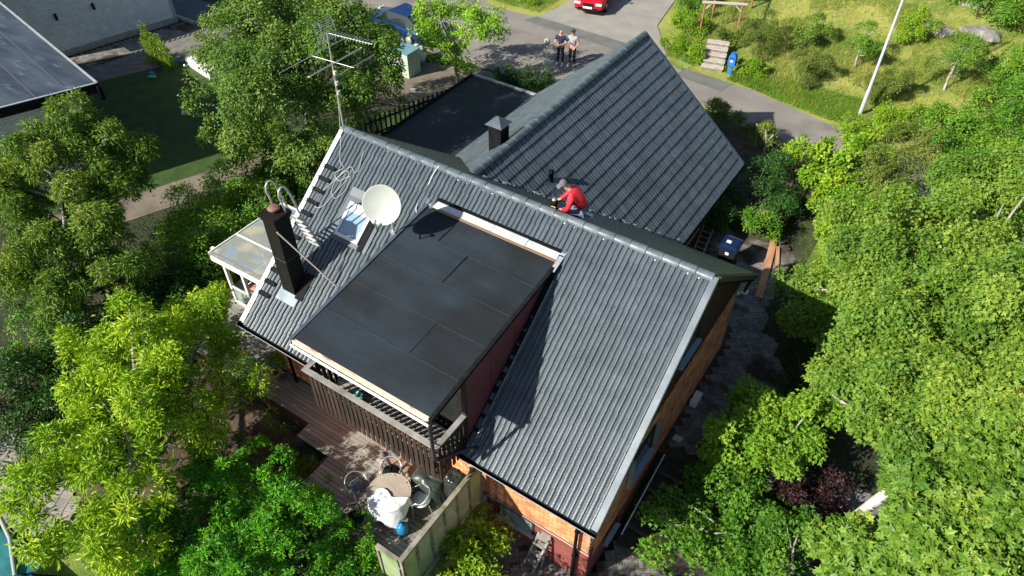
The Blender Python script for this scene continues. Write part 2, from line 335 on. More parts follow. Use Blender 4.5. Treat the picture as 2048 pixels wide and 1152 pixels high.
# ridge tiles
def ridge(x0, d, n, step, up=0.0, r=.125):
    me = MB(); N_ = 9; v = []; f = []
    for j, (y, rr) in enumerate(((0, r*1.025), (.04, r*1.025), (.045, r), (step+.03, r*.975))):
        for k in range(N_):
            a = PI*k/(N_-1); v.append((math.cos(a)*rr, y, math.sin(a)*rr*.9))
    for j in range(3):
        for k in range(N_-1): f.append((j*N_+k+1, j*N_+k, (j+1)*N_+k, (j+1)*N_+k+1))
    f.append(tuple(range(N_)))
    m_ = bpy.data.meshes.new('ridge_tile'); m_.from_pydata(v, [], f); m_.polygons.foreach_set('use_smooth', [True]*(len(f)-1)+[False]); m_.update()
    D = Vector(d).normalized(); X = D.cross(Vector((0, 0, 1))).normalized(); ms = []
    for i in range(n):
        P = Vector(x0)+D*(i*step)+Vector((0, 0, random.uniform(-.006, .006)))
        ms.append(frame(P, X+Vector((0, 0, random.uniform(-.02, .02))), D))
    pieces(house, 'ridge_tile', m_, ms, M_RIDGE)
ridge((L-.08, W, H+.0), (-1, 0, 0), 27, .405)
ridge((UR, 5.8, ZR+.03), (0, 1, 0), 26, .408)
# mortar fillets under the main ridge, light bits along the front edge
b = MB()
for i in range(72):
    x = .15+i*.15
    if random.random() < .55: b.box((x+.03, W-.115, H-.075+.02), (random.uniform(.04, .09), .035, .02), Y=(0, W, H))
b.build('ridge_mortar', mat('ridge_mortar_mat', (.55, .55, .53), .8, (.7, .7, .68), 8), house)['kind'] = 'stuff'
# verge flashings
Ys = Vector((0, W, H)).normalized(); Nn = Vector((0, -H, W)).normalized()
for x, lab in ((.0, 'left'), (L, 'right')):
    o = link('verge_flashing', None, house, Vector((x, 0, 0))-wloc(house))
    for i in range(3):
        a = Vector((x, 0, 0))+Ys*(i*2.0)+Nn*(.085+.003*i); c = Vector((x, 0, 0))+Ys*(i*2.0+2.02)+Nn*(.085+.003*i)
        sx = .06 if x < 1 else -.06
        MB().beam(a+Vector((sx, 0, 0)), c+Vector((sx, 0, 0)), .15, .025, Nn).beam(a-Nn*.07+Vector((-sx*.25, 0, 0)), c-Nn*.07+Vector((-sx*.25, 0, 0)), .02, .14, Nn).build('flashing_length', M_ZINC if x < 1 else mat('dull_zinc', (.09, .115, .14), .5, (.15, .18, .21), 1.5, .002, 15, metal=.2), o)
# back-slope verges and wing verge
Yb = Vector((0, -W, H)).normalized(); Nb = Vector((0, H, W)).normalized()
MB().beam(Vector((L, 2*W, 0))+Nb*.02, Vector((L, W, H))+Nb*.02, .1, .12, Nb).beam(Vector((0, 2*W, 0))+Nb*.02, Vector((0, W, H))+Nb*.02, .1, .12, Nb).build('verge_board', M_DKWOOD, house)
Yw = Vector((-WW, 0, HH)).normalized(); Nw = Vector((HH, 0, WW)).normalized(); Nl = Vector((-HH, 0, WW)).normalized()
M_VERG = mat('slate_blue_metal', (.05, .07, .095), .4, (.075, .1, .13), 3)
MB().beam(Vector((UR+WW, VF, EZ))+Nw*.04, Vector((UR, VF, ZR))+Nw*.04, .14, .08, Nw).build('verge_flashing', M_VERG, house)
MB().beam(Vector((UR-4.62, VF, ZR-KW*4.62))+Nl*.03, Vector((UR, VF, ZR))+Nl*.03, .12, .08, Nl).build('verge_flashing', M_VERG, house)
# valleys
def bk(x, y): return 2*H-KM*y
b = MB(); b.beam((UR+.05, 5.80, ZR+.0), (UR+WW, W+(H-EZ)/KM, EZ+.02), .30, .012)
b.build('valley_gutter', M_ZINC, house)
b = MB(); b.beam((UR-.05, 5.80, ZR+.0), (UR-4.62, W+(H-(ZR-KW*4.62))/KM, ZR-KW*4.62+.02), .26, .012); b.build('valley_gutter', M_VERG, house)
b = MB()
for i in range(60):   # broken light mortar along the cut tiles
    t = random.random(); P = Vector((UR+.15, 5.92, ZR)).lerp(Vector((UR+WW, W+(H-EZ)/KM+.14, EZ)), t)
    b.box(P+Vector((random.uniform(-.02, .06), random.uniform(-.02, .05), .03)), (random.uniform(.05, .14), random.uniform(.03, .06), .03), X=(WW, 5.1, -HH), Y=(-.5, .8, .3))
b.build('valley_mortar', mat('valley_mortar_mat', (.22, .22, .2), .9, (.36, .36, .33), 12), house)['kind'] = 'stuff'
MB().tube([(8.3, W+(H-EZ)/KM-.1, EZ-.12), (8.3, VF+.1, EZ-.12)], .065, 8).build('gutter', M_BLACK, house)
# front gutter
M_GUT = M_BLACK
b = MB(); prof = [(math.cos(a)*.075, math.sin(a)*.075) for a in [PI+i*PI/6 for i in range(7)]]
v = []; 
for x in (-.08, 3.6, 7.65, L+.02):
    v += [(x, -.09+p[0], -.02+p[1]) for p in prof]
f = [(j*7+k, j*7+k+1, (j+1)*7+k+1, (j+1)*7+k) for j in range(3) for k in range(6)]
b.add(v, f, True); b.b2(.0, L-.02, -.02, .0, -.12, .0); b.add([v[i] for i in range(7)], [tuple(range(7))]); b.add([v[21+i] for i in range(7)], [tuple(range(7))])
b.build('gutter', M_GUT, house)
MB().tube([(-.08, -.172, -.0), (L+.02, -.172, -.0)], .012, 6).build('gutter_lip', mat('gutter_lip_metal', (.25, .27, .28), .4), house)
# eaves board + soffit
B('soffit', M_DKWOOD, house, (.05, L-.05, .02, .42, -.14, -.11))
# ------------------------------------------------------------------ walls
def brickwall(parent, O, X, N, length, z0, z1, limit, m=M_BRICK, bl=.25, bh=.078, mask=None, proud=.012):
    X = Vector(X); N = Vector(N); Z = Vector((0, 0, 1)); O = Vector(O); ms = []
    me = boxmesh('brick', bl-.012, bh-.013, proud, .003)
    rows = int((z1-z0)/bh)
    for r in range(rows):
        x = -(r % 2)*bl/2; 
        while x < length-.02:
            if x > -.01 and x+bl <= length+.02:
                P = O+X*x; P.z = z0+r*bh+.006
                if mask is None or mask(P+X*bl/2): ms.append(frame(P+N*random.uniform(-.002, .003), X, Z))
            x += bl
    # X × Z must equal outward N
    pieces(parent, 'brick', me, ms, m, limit)
fw = B('front_wall', M_MORTAR, house, (.35, 10.75, .46, .7, DZ-.0, .32))
brickwall(fw, (7.5, .46, 0), (1, 0, 0), (0, -1, 0), 3.25, -2.1, .1, 300, mask=lambda p: True)
brickwall(fw, (.35, .46, 0), (1, 0, 0), (0, -1, 0), 7.1, -2.1, .1, 0)
B('plinth', M_PLINTH, house, (7.6, 10.78, .43, .7, -3.8, DZ), (10.5, 10.78, .7, 9.15, -3.9, -2.72))
rw = B('side_wall', M_MORTAR, house, (10.5, 10.75, .7, 9.15, -2.72, -.05))
brickwall(rw, (10.75, .46, 0), (0, 1, 0), (1, 0, 0), 8.6, -2.7, -.02, 0, mask=lambda p: not (2.3 < p.y < 3.7 and -1.6 < p.z < -.5))
B('wall', M_MORTAR, house, (.35, .6, .7, 9.15, -3.2, -.05), (.6, 10.5, 8.95, 9.15, -3.4, -.05))
# gable cladding (boards) on the right
gab = link('gable_cladding', None, house, Vector((10.75, W, 0))-wloc(house))
y = .2
while y < 9.4:
    top = (y+.065)*KM if y+.065 < W else (2*W-y-.065)*KM
    if top-.16 > .05: B('board', mat('red_brown_board', (.05, .018, .012), .8, (.08, .032, .022), 3, .003, 40, rnd=.2), gab, (10.71, 10.75+.02+(.008 if int(y/.14) % 2 else 0), y, y+.132, -.04, top-.15))
    y += .14
gab2 = MB(); prism(gab2, [(.3, -.04), (W, H-.2), (2*W-.3, -.04)], .32, .36, 'x'); gab2.build('gable_wall', M_DKWOOD, house)
# eave box end at the back right
B('eave_board', mat('green_black_board', (.03, .035, .015), .7), house, (L-.12, L-.05, 8.9, 9.6, -.13, .02), (.1, L-.1, 9.5, 9.56, -.16, -.03))
# wing walls
wg = B('wing_wall', M_MORTAR, house, (-.6, 7.95, 16.0, 16.2, -2.6, EZ-.08), (7.75, 7.95, 9.3, 16.0, -2.6, EZ-.1), (-.6, -.4, 9.2, 16.0, -2.6, -1.2))
brickwall(wg, (7.95, 9.3, 0), (0, 1, 0), (1, 0, 0), 6.8, -2.5, EZ-.1, 0, mask=None)
g3 = MB(); prism(g3, [(-.5, EZ-.1), (UR, ZR-.2), (7.9, EZ-.1)], 15.98, 16.15, 'y'); g3.build('gable_wall', M_DKWOOD, house)
# flat roof beside wing (garage): felt sheets side by side
gar = thing('garage', 'low garage with black felt flat roof behind the tiled roof', 'garage', (-2.5, 12.2, -2.5))
B('wall', M_DKWOOD, gar, (-4.2, -4.0, 8, 16.3, -2.6, -1.3), (-4.0, -.7, 16.1, 16.3, -2.6, -1.3))
for i in range(4):
    B('felt_sheet', M_FELT2, gar, (-4.3+i*.86, -4.3+(i+1)*.86+.06, 7.8, 16.6, -1.3, -1.13+.006*(i % 2)+.002*i))
B('edge_flashing', M_ZINC, gar, (-4.36, -.95, 16.6, 16.72, -1.26, -1.06)); B('edge_trim', M_BLACK, gar, (-4.4, -4.3, 7.8, 16.7, -1.3, -1.07))
# windows in the right wall
def window_side(y0, y1, z0, z1, posts=True):
    w = link('window', None, house, Vector((10.76, (y0+y1)/2, z0))-wloc(house))
    B('pane', M_DKGLASS, w, (10.765, 10.772, y0, y1, z0, z1))
    B('frame', M_DKWOOD, w, (10.766, 10.80, y0-.06, y0, z0, z1), (10.766, 10.80, y1, y1+.06, z0, z1), (10.766, 10.80, y0-.06, y1+.06, z1, z1+.06))
    B('sill', mat('pale_blue_sill', (.3, .4, .48), .4), w, (10.766, 10.9, y0-.05, y1+.05, z0-.04, z0))
    return w
window_side(2.45, 3.55, -1.5, -.6); window_side(4.4, 5.5, .9, 1.9); window_side(1.35, 2.0, -3.0, -2.75)
for yy in (2.28, 3.72): B('window_post', M_GREYWOOD, house, (10.78, 10.88, yy-.05, yy+.05, -1.62, -.5))
# basement window in the front wall
w = link('window', None, house, Vector((8.75, .42, -2.4))-wloc(house))
B('pane', mat('teal_window_glass', (.16, .24, .22), .08, (.3, .38, .36), 2, spec=.9), w, (8.25, 9.2, .412, .42, -2.72, -2.2))
B('frame', M_DKWOOD, w, (8.19, 9.26, .40, .43, -2.2, -2.14), (8.19, 8.25, .40, .43, -2.72, -2.2), (9.2, 9.26, .40, .43, -2.72, -2.2))
B('sill', M_ZINC, w, (8.15, 9.3, .30, .42, -2.76, -2.72))
# white flashing between brick and plinth
B('plinth_flashing', mat('pale_mortar_line', (.6, .5, .45), .8), house, (7.8, 10.79, .415, .43, DZ-.012, DZ+.012))
# downpipes
MB().tube([(10.45, -.09, -.1), (10.45, .1, -.35), (10.45, .33, -.55), (10.45, .33, -3.5)], .045, 10).build('downpipe', M_BLACK, house)
MB().tube([(1.15, -.09, -.1), (1.15, .12, -.3), (1.15, .33, -.45), (1.15, .33, DZ)], .045, 10).build('downpipe', M_BLACK, house)
B('downpipe_bracket', M_BLACK, house, (10.39, 10.51, .3, .46, -1.2, -1.17), (10.39, 10.51, .3, .46, -2.4, -2.37), (10.39, 10.51, .3, .46, -.8, -.77))
MB().lathe((9.95, .3, -.28), [(.0, .12), (.06, .1), (.07, 0), (.05, -.08), (0, -.1)], 10).build('outdoor_lamp', M_BLACK, house)
# ------------------------------------------------------------------ dormer and balcony
D0, D1 = 3.62, 7.55
def droofz(y): return 2.4+(y+.93)*.62/4.93
dm = link('dormer_roof', None, house, Vector(((D0+D1)/2, 1.5, 2.4))-wloc(house))
nst = 5
for i in range(nst):
    y0 = -.93+i*4.9/nst; y1 = y0+4.9/nst+.05; off = .004*(nst-i)
    bb = MB(); vs = []
    NXs = 26
    for j, y in enumerate((y0, (y0+y1)/2, y1)):
        for k in range(NXs+1):
            x = D0+.05+(D1-D0-.1)*k/NXs; vs.append((x, y, droofz(y)+.012+off+(.009 if j == 0 else 0)*0+.006*math.sin(x*3.1+i*2)*math.sin(y*2.7)))
    bb.add(vs, [(j*(NXs+1)+k, j*(NXs+1)+k+1, (j+1)*(NXs+1)+k+1, (j+1)*(NXs+1)+k) for j in range(2) for k in range(NXs)], True)
    bb.add([(D0+.05, y0, droofz(y0)-.02), (D1-.05, y0, droofz(y0)-.02), (D1-.05, y0, droofz(y0)+.012+off), (D0+.05, y0, droofz(y0)+.012+off)], [(0, 1, 2, 3)])
    bb.build('felt_sheet', M_FELT, dm)
    if i: MB().tube([(D0+.06+.39*q, y0+.006*math.sin(q*2.1+i), droofz(y0)+.02+off-.006) for q in range(11)], .009, 5).build('lap_edge', mat('lap_edge_mat', (.008, .01, .013), .7, (.02, .023, .028), 9), dm)
for (x, ya, yb) in ((6.15, -.35+.42, 1.02), (5.55, 2.02, 3.0), (4.65, 3.05, 3.7)):   # overlap joints across the strips
    MB().beam((x, ya, droofz(ya)+.03), (x+.03, yb, droofz(yb)+.03), .016, .01).build('felt_seam', mat('bitumen_bead', (.006, .006, .008), .4), dm)
bb = MB(); prism(bb, [(-.93, droofz(-.93)-.16), (-.93, droofz(-.93)), (4.05, droofz(4.05)), (4.05, droofz(4.05)-.16)], D0+.03, D1-.03, 'x'); bb.build('roof_board', M_DKWOOD, dm)
for x in (D0, D1): MB().beam((x, -.99, droofz(-.99)+.01), (x, 4.02, droofz(4.02)+.01), .09, .09).build('edge_trim', M_VERG if x == D0 else M_BLACK, dm)
MB().beam((D0+.04, -.96, 2.36), (D1-.04, -.96, 2.36), .09, .10).build('fascia', M_CREAM, dm)
MB().beam((D0+.02, -1.06, 2.30), (D1+.0, -1.06, 2.30), .025, .07).beam((D0+.02, -1.035, 2.27), (D1+.0, -1.035, 2.27), .06, .012).build('white_gutter', M_WHITE, dm)
hi = link('high_side_flashing', None, dm, Vector((5.6, 4.0, 3.0))-wloc(dm))
for i in range(4):
    x0 = 3.66+i*.98; x1 = x0+.975; t = Vector((0, .62, .45)); a = 4.02
    bb = MB(); z = droofz(a)+.02+.004*i; zz = z+.07
    bb.box(((x0+x1)/2, a+.02, z+.03+.02*math.sin(i)), (.97, .24, .012), Y=(0, .24, .07)); bb.build('flashing_length', mat('pale_zinc', (.5, .52, .52), .4, (.68, .69, .68), 3, metal=.2), hi)
B('dark_gap', M_BLACK, hi, (3.6, 7.62, 4.13, 4.3, 3.02, 3.16))
MB().beam((D1+.03, 3.6, droofz(3.6)+.02), (D1+.03, 4.2, 3.18), .12, .03).build('corner_flashing', M_ZINC, dm)
B('wood_strip', mat('raw_wood_strip', (.25, .16, .1), .8), dm, (4.0, 7.5, 3.87, 3.93, droofz(3.9)+.03, droofz(3.9)+.06))
# dormer side walls down to the slope
for x, lab in ((7.43, 1), (3.70, 0)):
    bb = MB(); n = 6; ys = [.25]+[.25+(4.0-.25)*i/n for i in range(1, n+1)]
    vs = []
    for y in ys: vs += [(x, y, min(y*KM, droofz(y)-.12)-.25), (x, y, droofz(y)-.1), (x+.06, y, min(y*KM, droofz(y)-.12)-.25), (x+.06, y, droofz(y)-.1)]
    f = []
    for i in range(n):
        a = i*4; c = a+4; f += [(a, c, c+1, a+1), (a+2, a+3, c+3, c+2)]
    f += [(0, 1, 3, 2)]; bb.add(vs, f); sw = bb.build('dormer_side_wall', M_PANEL, house)
    if lab:
        for k in range(1, 4):
            yy = .25+k*.95; B('panel_joint', mat('panel_joint', (.06, .02, .02), .7), sw, (x+.06, x+.066, yy, yy+.012, yy*KM-.05, droofz(yy)-.12))
B('corner_board', mat('brown_corner_board', (.05, .022, .018), .8), house, (7.42, 7.52, .17, .25, .0, droofz(.2)-.1))
# base flashing where the side wall meets the slope
MB().beam(Vector((7.56, .3, .3*KM))+Nn*.05, Vector((7.56, 4.1, 4.1*KM))+Nn*.085, .13, .02, Nn).build('step_flashing', M_BLACK, house)
MB().beam(Vector((7.66, .1, .1*KM))+Nn*.055, Vector((7.66, 3.6, 3.6*KM))+Nn*.085, .015, .03, Nn).build('flashing_edge', M_ZINC, house)
MB().beam(Vector((3.60, .05, .05*KM))+Nn*.045, Vector((3.60, 4.1, 4.1*KM))+Nn*.08, .1, .02, Nn).build('step_flashing', M_VERG, house)
# dormer front wall, boarded, with a glazed door
dfw = link('dormer_front_wall', None, house, Vector((5.55, .95, .2))-wloc(house))
x = 3.78
M_ORW = mat('orange_wood', (.4, .17, .06), .6, (.55, .27, .1), 4, .002, 30, rnd=.15, stretch=(1, 1, .2))
while x < 7.4:
    if not 4.6 < x+.06 < 6.4: B('board', M_ORW, dfw, (x, x+.115, .95, .98+(.006 if int(x*8) % 2 else 0), .2, 2.32))
    x += .125
B('backing', M_DKWOOD, dfw, (3.76, 7.43, .985, 1.02, .1, 2.45)); B('lintel', M_DKWOOD, dfw, (4.6, 6.45, .94, .98, 2.12, 2.32))
B('door_pane', M_DKGLASS, dfw, (4.7, 5.5, .955, .965, .3, 2.1), (5.58, 6.35, .955, .965, .3, 2.1)); B('door_frame', M_WHITE, dfw, (4.62, 4.7, .94, .98, .2, 2.12), (5.5, 5.58, .94, .98, .2, 2.12), (6.35, 6.43, .94, .98, .2, 2.12))
B('side_post', mat('pale_grey_paint', (.4, .42, .42), .6), house, (7.3, 7.41, .5, .62, .2, 2.3))
# balcony
bal = link('balcony', None, house, Vector((5.6, -.2, .1))-wloc(house))
for i in range(12):
    y = -.72+i*.138; B('floor_board', M_GREYWOOD, bal, (3.75, 7.4, y, y+.11, .12, .15))
B('floor_beam', M_DKWOOD, bal, (3.7, 7.42, -.78, -.74, -.02, .15), (3.75, 3.82, -.7, .45, -.05, .115), (5.5, 5.58, -.7, .45, -.05, .115), (7.3, 7.38, -.7, .45, -.05, .115), (3.8, 7.3, .35, .45, -.06, .11))
me_bal = boxmesh('baluster', .10, .022, 1.28, .003)
ms = []
nb = 25
for i in range(nb): ms.append(Matrix.Translation((3.66+i*.15, -.86, -.12)))
for i in range(7): ms.append(frame((7.49, -.80+i*.15, -.12), (0, 1, 0), (-1, 0, 0)))
for i in range(6): ms.append(frame((3.61, -.72+i*.15, -.12), (0, 1, 0), (-1, 0, 0)))
pieces(bal, 'baluster', me_bal, ms, M_BALU)
me_b2 = boxmesh('inner_baluster', .055, .018, 1.2, .002); ms = []
for i in range(nb-1): ms.append(Matrix.Translation((3.78+i*.15, -.79, -.08)))
B('top_cap', M_GREYWOOD, bal, (3.5, 5.5, -.90, -.77, 1.165, 1.2)); B('top_cap', M_GREYWOOD, bal, (5.503, 7.53, -.90, -.77, 1.165, 1.2))
B('top_cap', M_GREYWOOD, bal, (7.4, 7.53, -.767, .22, 1.165, 1.2)); B('top_cap', M_GREYWOOD, bal, (3.5, 3.63, -.767, -.05, 1.165, 1.2))
B('rail', M_DKWOOD, bal, (3.65, 7.42, -.835, -.795, .95, 1.05), (3.65, 7.42, -.835, -.795, .2, .3), (7.42, 7.46, -.79, .24, .95, 1.05), (7.42, 7.46, -.79, .24, .2, .3), (3.64, 3.68, -.79, .1, .95, 1.05))
# pale dots stand in for light showing through holes between the boards
bn = MB()
for i in range(nb-1):
    for z in np.arange(-.0, 1.1, .13): bn.b2(3.775+i*.15, 3.80+i*.15, -.83, -.815, z, z+.03)
bn.build('light_hole_dots', mat('light_hole_pale', (.5, .48, .44), .8), bal)['kind'] = 'stuff'
# lean post + downpipe at the dormer corner
MB().tube([(7.5, -.99, 2.36), (7.5, -.97, 1.9), (7.5, -.96, .95), (7.53, -.9, .86), (7.78, -.1, .52), (7.84, .12, .3)], .045, 10).build('dormer_downpipe', mat('blue_black_pipe', (.02, .028, .036), .35), house)
MB().tube([(7.55, -.88, 1.32), (7.32, -.8, 1.22)], .012, 6).build('rail_bracket', M_ZINC, bal)
bx = thing('storage_box', 'teal plastic basin on the balcony floor behind the rail', 'basin', (4.5, -.35, .152))
MB().lathe((4.5, -.35, .152), [(0, 0.01), (.16, .01), (.2, .14), (.22, .15), (.19, .14), (.15, .03), (0, .03)], 16).build('bowl', mat('teal_plastic', (.1, .35, .33), .4), bx)
MB().tube([(4.28, -.35, .29), (4.5, -.35, .36), (4.72, -.35, .29)], .012, 6).build('handle', M_WHITE, bx)
# ------------------------------------------------------------------ skylight
sk = link('skylight', None, house, Vector((1.93, 2.95, 2.2))-wloc(house))
def onfront(u, s, n): return Vector((u, 0, 0))+Ys*s+Nn*n
def fbox(name, m, par, u0, u1, s0, s1, n0, n1):
    return MB().box(onfront((u0+u1)/2, (s0+s1)/2, (n0+n1)/2), (u1-u0, s1-s0, n1-n0), (1, 0, 0), Ys).build(name, m, par)
k_ = 1/(W/S)
fbox('flashing', M_VERG, sk, 1.30, 2.62, 3.12, 4.38, .02, .092); fbox('head_flashing', mat('grey_sheet', (.14, .165, .19), .4), sk, 1.3, 2.6, 4.381, 4.62, .03, .094)
M_SKF = mat('white_window_frame', (.72, .74, .76), .4)
for (a, c, d, e) in ((1.5, 2.32, 3.25, 3.34), (1.5, 2.32, 4.14, 4.23), (1.5, 1.58, 3.342, 4.138), (2.24, 2.32, 3.342, 4.138)): fbox('frame', M_SKF, sk, a, c, d, e, .093, .18)
fbox('pane', mat('skylight_glass', (.16, .27, .4), .06, (.3, .42, .55), .8, spec=.9), sk, 1.582, 2.238, 3.342, 4.138, .135, .15)
fbox('blind', M_SKF, sk, 1.6, 2.2, 3.98, 4.13, .152, .158)
fbox('side_flashing', M_BLACK, sk, 2.34, 2.50, 3.1, 4.35, .093, .12)
# roof steps
st = MB(); o = onfront(0, 0, 0)
proto_m = None
for k in range(12):
    s = .95+k*.3529
    stp = link('roof_step', None, house, onfront(.3, s, .05)-wloc(house))
    MB().box(onfront(.31, s, .11), (.38, .10, .012), (1, 0, 0), Ys).box(onfront(.31, s-.05, .125), (.38, .012, .05), (1, 0, 0), Ys).build('tread', M_BLACK, stp)
    MB().beam(onfront(.18, s+.1, .05), onfront(.18, s-.02, .11), .02, .01, Nn).build('bracket', M_BLACK, stp); MB().beam(onfront(.44, s+.1, .05), onfront(.44, s-.02, .11), .02, .01, Nn).build('bracket', M_BLACK, stp); MB().beam(onfront(.16, s, .04), onfront(.14, s+.03, .2), .012, .012, Nn).build('hook', M_BLACK, stp)
# ------------------------------------------------------------------ chimneys
ch = link('chimney', None, house, Vector((1.0, 1.25, .95))-wloc(house)); ch['label'] = 'tall black metal chimney on the front slope'
B('stack', M_BLACKWARM, ch, (.8, 1.26, 1.0, 1.46, .6, 3.32)); B('cap_plate', M_BLACKWARM, ch, (.74, 1.32, .94, 1.52, 3.32, 3.42), (.77, 1.29, .97, 1.49, 3.24, 3.3))
B('sheet_seam', M_VERG, ch, (.795, 1.265, .994, 1.0, 2.02, 2.035), (1.26, 1.266, 1.0, 1.46, 2.02, 2.035)); MB().lathe((1.0, 1.26, 3.42), [(.09, 0), (.1, .05), (.15, .06), (.16, .1), (.13, .13), (0, .14)], 18).build('flue_cap', mat('rusty_brown_metal', (.16, .075, .055), .6, (.25, .13, .1), 8), ch)
fbox('base_flashing', mat('blue_sheet_metal', (.10, .14, .18), .4, (.18, .23, .28), 3, metal=.2), ch, .70, 1.40, 1.02, 1.75, .03, .088); fbox('side_tray', M_BLACK, ch, 1.27, 1.52, 1.25, 2.0, .03, .10)
MB().tube([(1.27, .99, 3.05), (2.25, 1.6, 1.28)], .02, 8).build('stay_rod', mat('pale_rod', (.6, .56, .5), .5), ch)
# sweep's ladder with looped rails
ld = thing('chimney_ladder', 'aluminium sweep ladder with looped handrails leaning behind the black chimney', 'ladder', (1.0, 2.2, 1.68))
for u in (.79, 1.23):
    pts = [(u, 2.2, 1.7), (u, 1.95, 2.6), (u, 1.78, 3.2), (u, 1.66, 3.75), (u, 1.6, 3.98), (u, 1.53, 4.08), (u, 1.44, 4.1), (u, 1.36, 4.03), (u, 1.33, 3.9), (u, 1.4, 3.5), (u, 1.47, 3.1)]
    MB().tube(pts, .024, 10).build('rail', M_ALU, ld)
for k in range(7):
    t = (k+.15)/7; y = 2.2+(1.85-2.2)*t; z = 1.7+(2.95-1.7)*t
    B('tread', mat('bright_tread', (.6, .61, .62), .4), ld, (.81, 1.21, y-.03, y+.03, z-.012, z+.012))
# wing chimney, vents
c2 = link('chimney', None, house, Vector((2.9, 8.2, 2.1))-wloc(house)); c2['label'] = 'short square black chimney with pyramid cap on the rear wing'
B('stack', M_BLACK, c2, (2.68, 3.12, 8.0, 8.44, 1.8, 3.05))
b = MB(); b.add([(2.6, 7.92, 3.05), (3.2, 7.92, 3.05), (3.2, 8.52, 3.05), (2.6, 8.52, 3.05), (2.9, 8.22, 3.28)], [(0, 1, 4), (1, 2, 4), (2, 3, 4), (3, 0, 4), (3, 2, 1, 0)]); b.build('pyramid_cap', M_VERG, c2)
v1 = link('roof_vent', None, house, Vector((4.9, 8.0, 1.85))-wloc(house)); MB().lathe((4.9, 8.0, 1.75), [(.075, 0), (.075, .42), (.09, .42), (.09, .5), (0, .52)], 14).build('pipe', M_BLACK, v1)
MB().box(Vector((4.98, 8.0, ZR-KW*(4.98-UR)))+Nw*.06, (.6, .55, .02), (0, 1, 0), Yw).build('base_plate', M_VERG, v1)
v2 = link('roof_vent', None, house, Vector((6.55, 5.35, 3.1))-wloc(house)); MB().lathe((6.55, 5.35, 3.0), [(.085, 0), (.085, .42), (.1, .43), (.1, .52), (.06, .54)], 14).build('pipe', M_BLACK, v2)
MB().lathe((6.55, 5.35, 3.53), [(.0, 0), (.06, 0), (.05, .03), (0, .04)], 12).build('cap', M_ZINC, v2)
for i, (x, y) in enumerate(((-.0, 9.9), (.35, 9.6), (1.0, 9.2))): pass
# ------------------------------------------------------------------ antenna
an = thing('tv_antenna', 'tall roof mast with television aerials at the left end of the ridge', 'antenna', (0.02, W, H))
MB().tube([(.02, 4.8, 3.4), (.02, 4.8, 5.2), (.03, 4.81, 6.42)], [.026, .022, .02], 10).build('mast', M_ALU, an)
b = MB().tube([(.0, 4.82, 6.36), (1.42, 4.95, 6.38)], .011, 6)
for i in range(13):
    t = .22+.78*i/12; x = 1.42*t; y = 4.82+.13*t; b.tube([(x, y-.13, 6.41), (x, y+.13, 6.41)], .006, 5); 
    b.tube([(x, y-.11, 6.45), (x, y-.13, 6.40)], .005, 5)
b.build('uhf_boom', M_ALU, an)
b = MB()
for k in range(6):
    for sgn in (-1, 1):
        zz = 6.38+sgn*(.04+.05*k); xx = .0-.02*k+.12; b.tube([(xx-.12, 4.5, zz), (xx-.12, 5.14, zz)], .005, 5)
b.tube([(.02, 4.6, 6.05), (.12, 4.6, 6.38), (.0, 4.6, 6.7)], .007, 5).tube([(.02, 5.04, 6.05), (.12, 5.04, 6.38), (.0, 5.04, 6.7)], .007, 5); b.build('reflector_grid', M_ALU, an)
b = MB().tube([(-.6, 4.72, 5.62), (.78, 4.84, 5.62)], .012, 6); b.build('vhf_boom', M_ALU, an)
MB().tube([(-.55, 3.55, 5.65), (-.55, 5.9, 5.65)], .008, 6).build('dipole', M_ALU, an)
MB().tube([(.14, 3.85, 5.62), (.14, 5.75, 5.62)], .009, 6).tube([(.21, 3.85, 5.64), (.21, 5.75, 5.64)], .009, 6).tube([(.14, 3.85, 5.62), (.175, 3.81, 5.63), (.21, 3.85, 5.64)], .009, 6).tube([(.14, 5.75, 5.62), (.175, 5.79, 5.63), (.21, 5.75, 5.64)], .009, 6).build('folded_dipole', M_ALU, an)
MB().tube([(.75, 4.0, 5.65), (.75, 5.66, 5.65)], .008, 6).build('dipole', M_ALU, an)
for z in (5.25, 4.95, 4.68): B('junction_box', mat('beige_plastic', (.6, .56, .44), .5), an, (.045, .11, 4.76, 4.84, z, z+.1))
b = MB(); pts = [(.06, 4.74, 5.3), (.08, 4.72, 4.6), (.04, 4.7, 4.0), (.1, 4.62, 3.62), (.22, 4.45, 3.42), (.45, 4.2, 3.23), (.62, 3.95, 3.06)]
def sp(pts, n=6):
    P = [Vector(p) for p in pts]; out = []
    for i in range(len(P)-1):
        p0 = P[max(i-1, 0)]; p1 = P[i]; p2 = P[i+1]; p3 = P[min(i+2, len(P)-1)]
        for k in range(n):
            t = k/n; out.append(.5*((2*p1)+(-p0+p2)*t+(2*p0-5*p1+4*p2-p3)*t*t+(-p0+3*p1-3*p2+p3)*t**3))
    return out+[P[-1]]
def fc(u, v, n=.10): return Vector((u, v, v*KM))+Nn*n
coil = pts[:3]+[fc(.14, 4.6, .1), fc(.32, 4.35), fc(.5, 4.1), fc(.72, 3.98), fc(.55, 3.8), fc(.78, 3.68), fc(1.06, 3.86), fc(1.12, 3.55), fc(.95, 3.3), fc(.72, 3.42), fc(.7, 3.72), fc(.88, 3.95), fc(1.0, 3.8), fc(.85, 3.4), fc(.72, 3.05), fc(.5, 2.95), fc(.42, 3.2), fc(.62, 3.6), fc(.9, 4.05), fc(1.12, 3.98), fc(1.2, 4.1), fc(1.1, 4.35), fc(1.08, 4.5)]
cb = thing('white_cable', 'white aerial cable lying in loops on the tiles below the mast', 'cable', tuple(fc(.7, 3.6)))
MB().tube(sp(coil), .0075, 6).build('cable_run', mat('cable_grey_white', (.5, .5, .48), .5), cb)
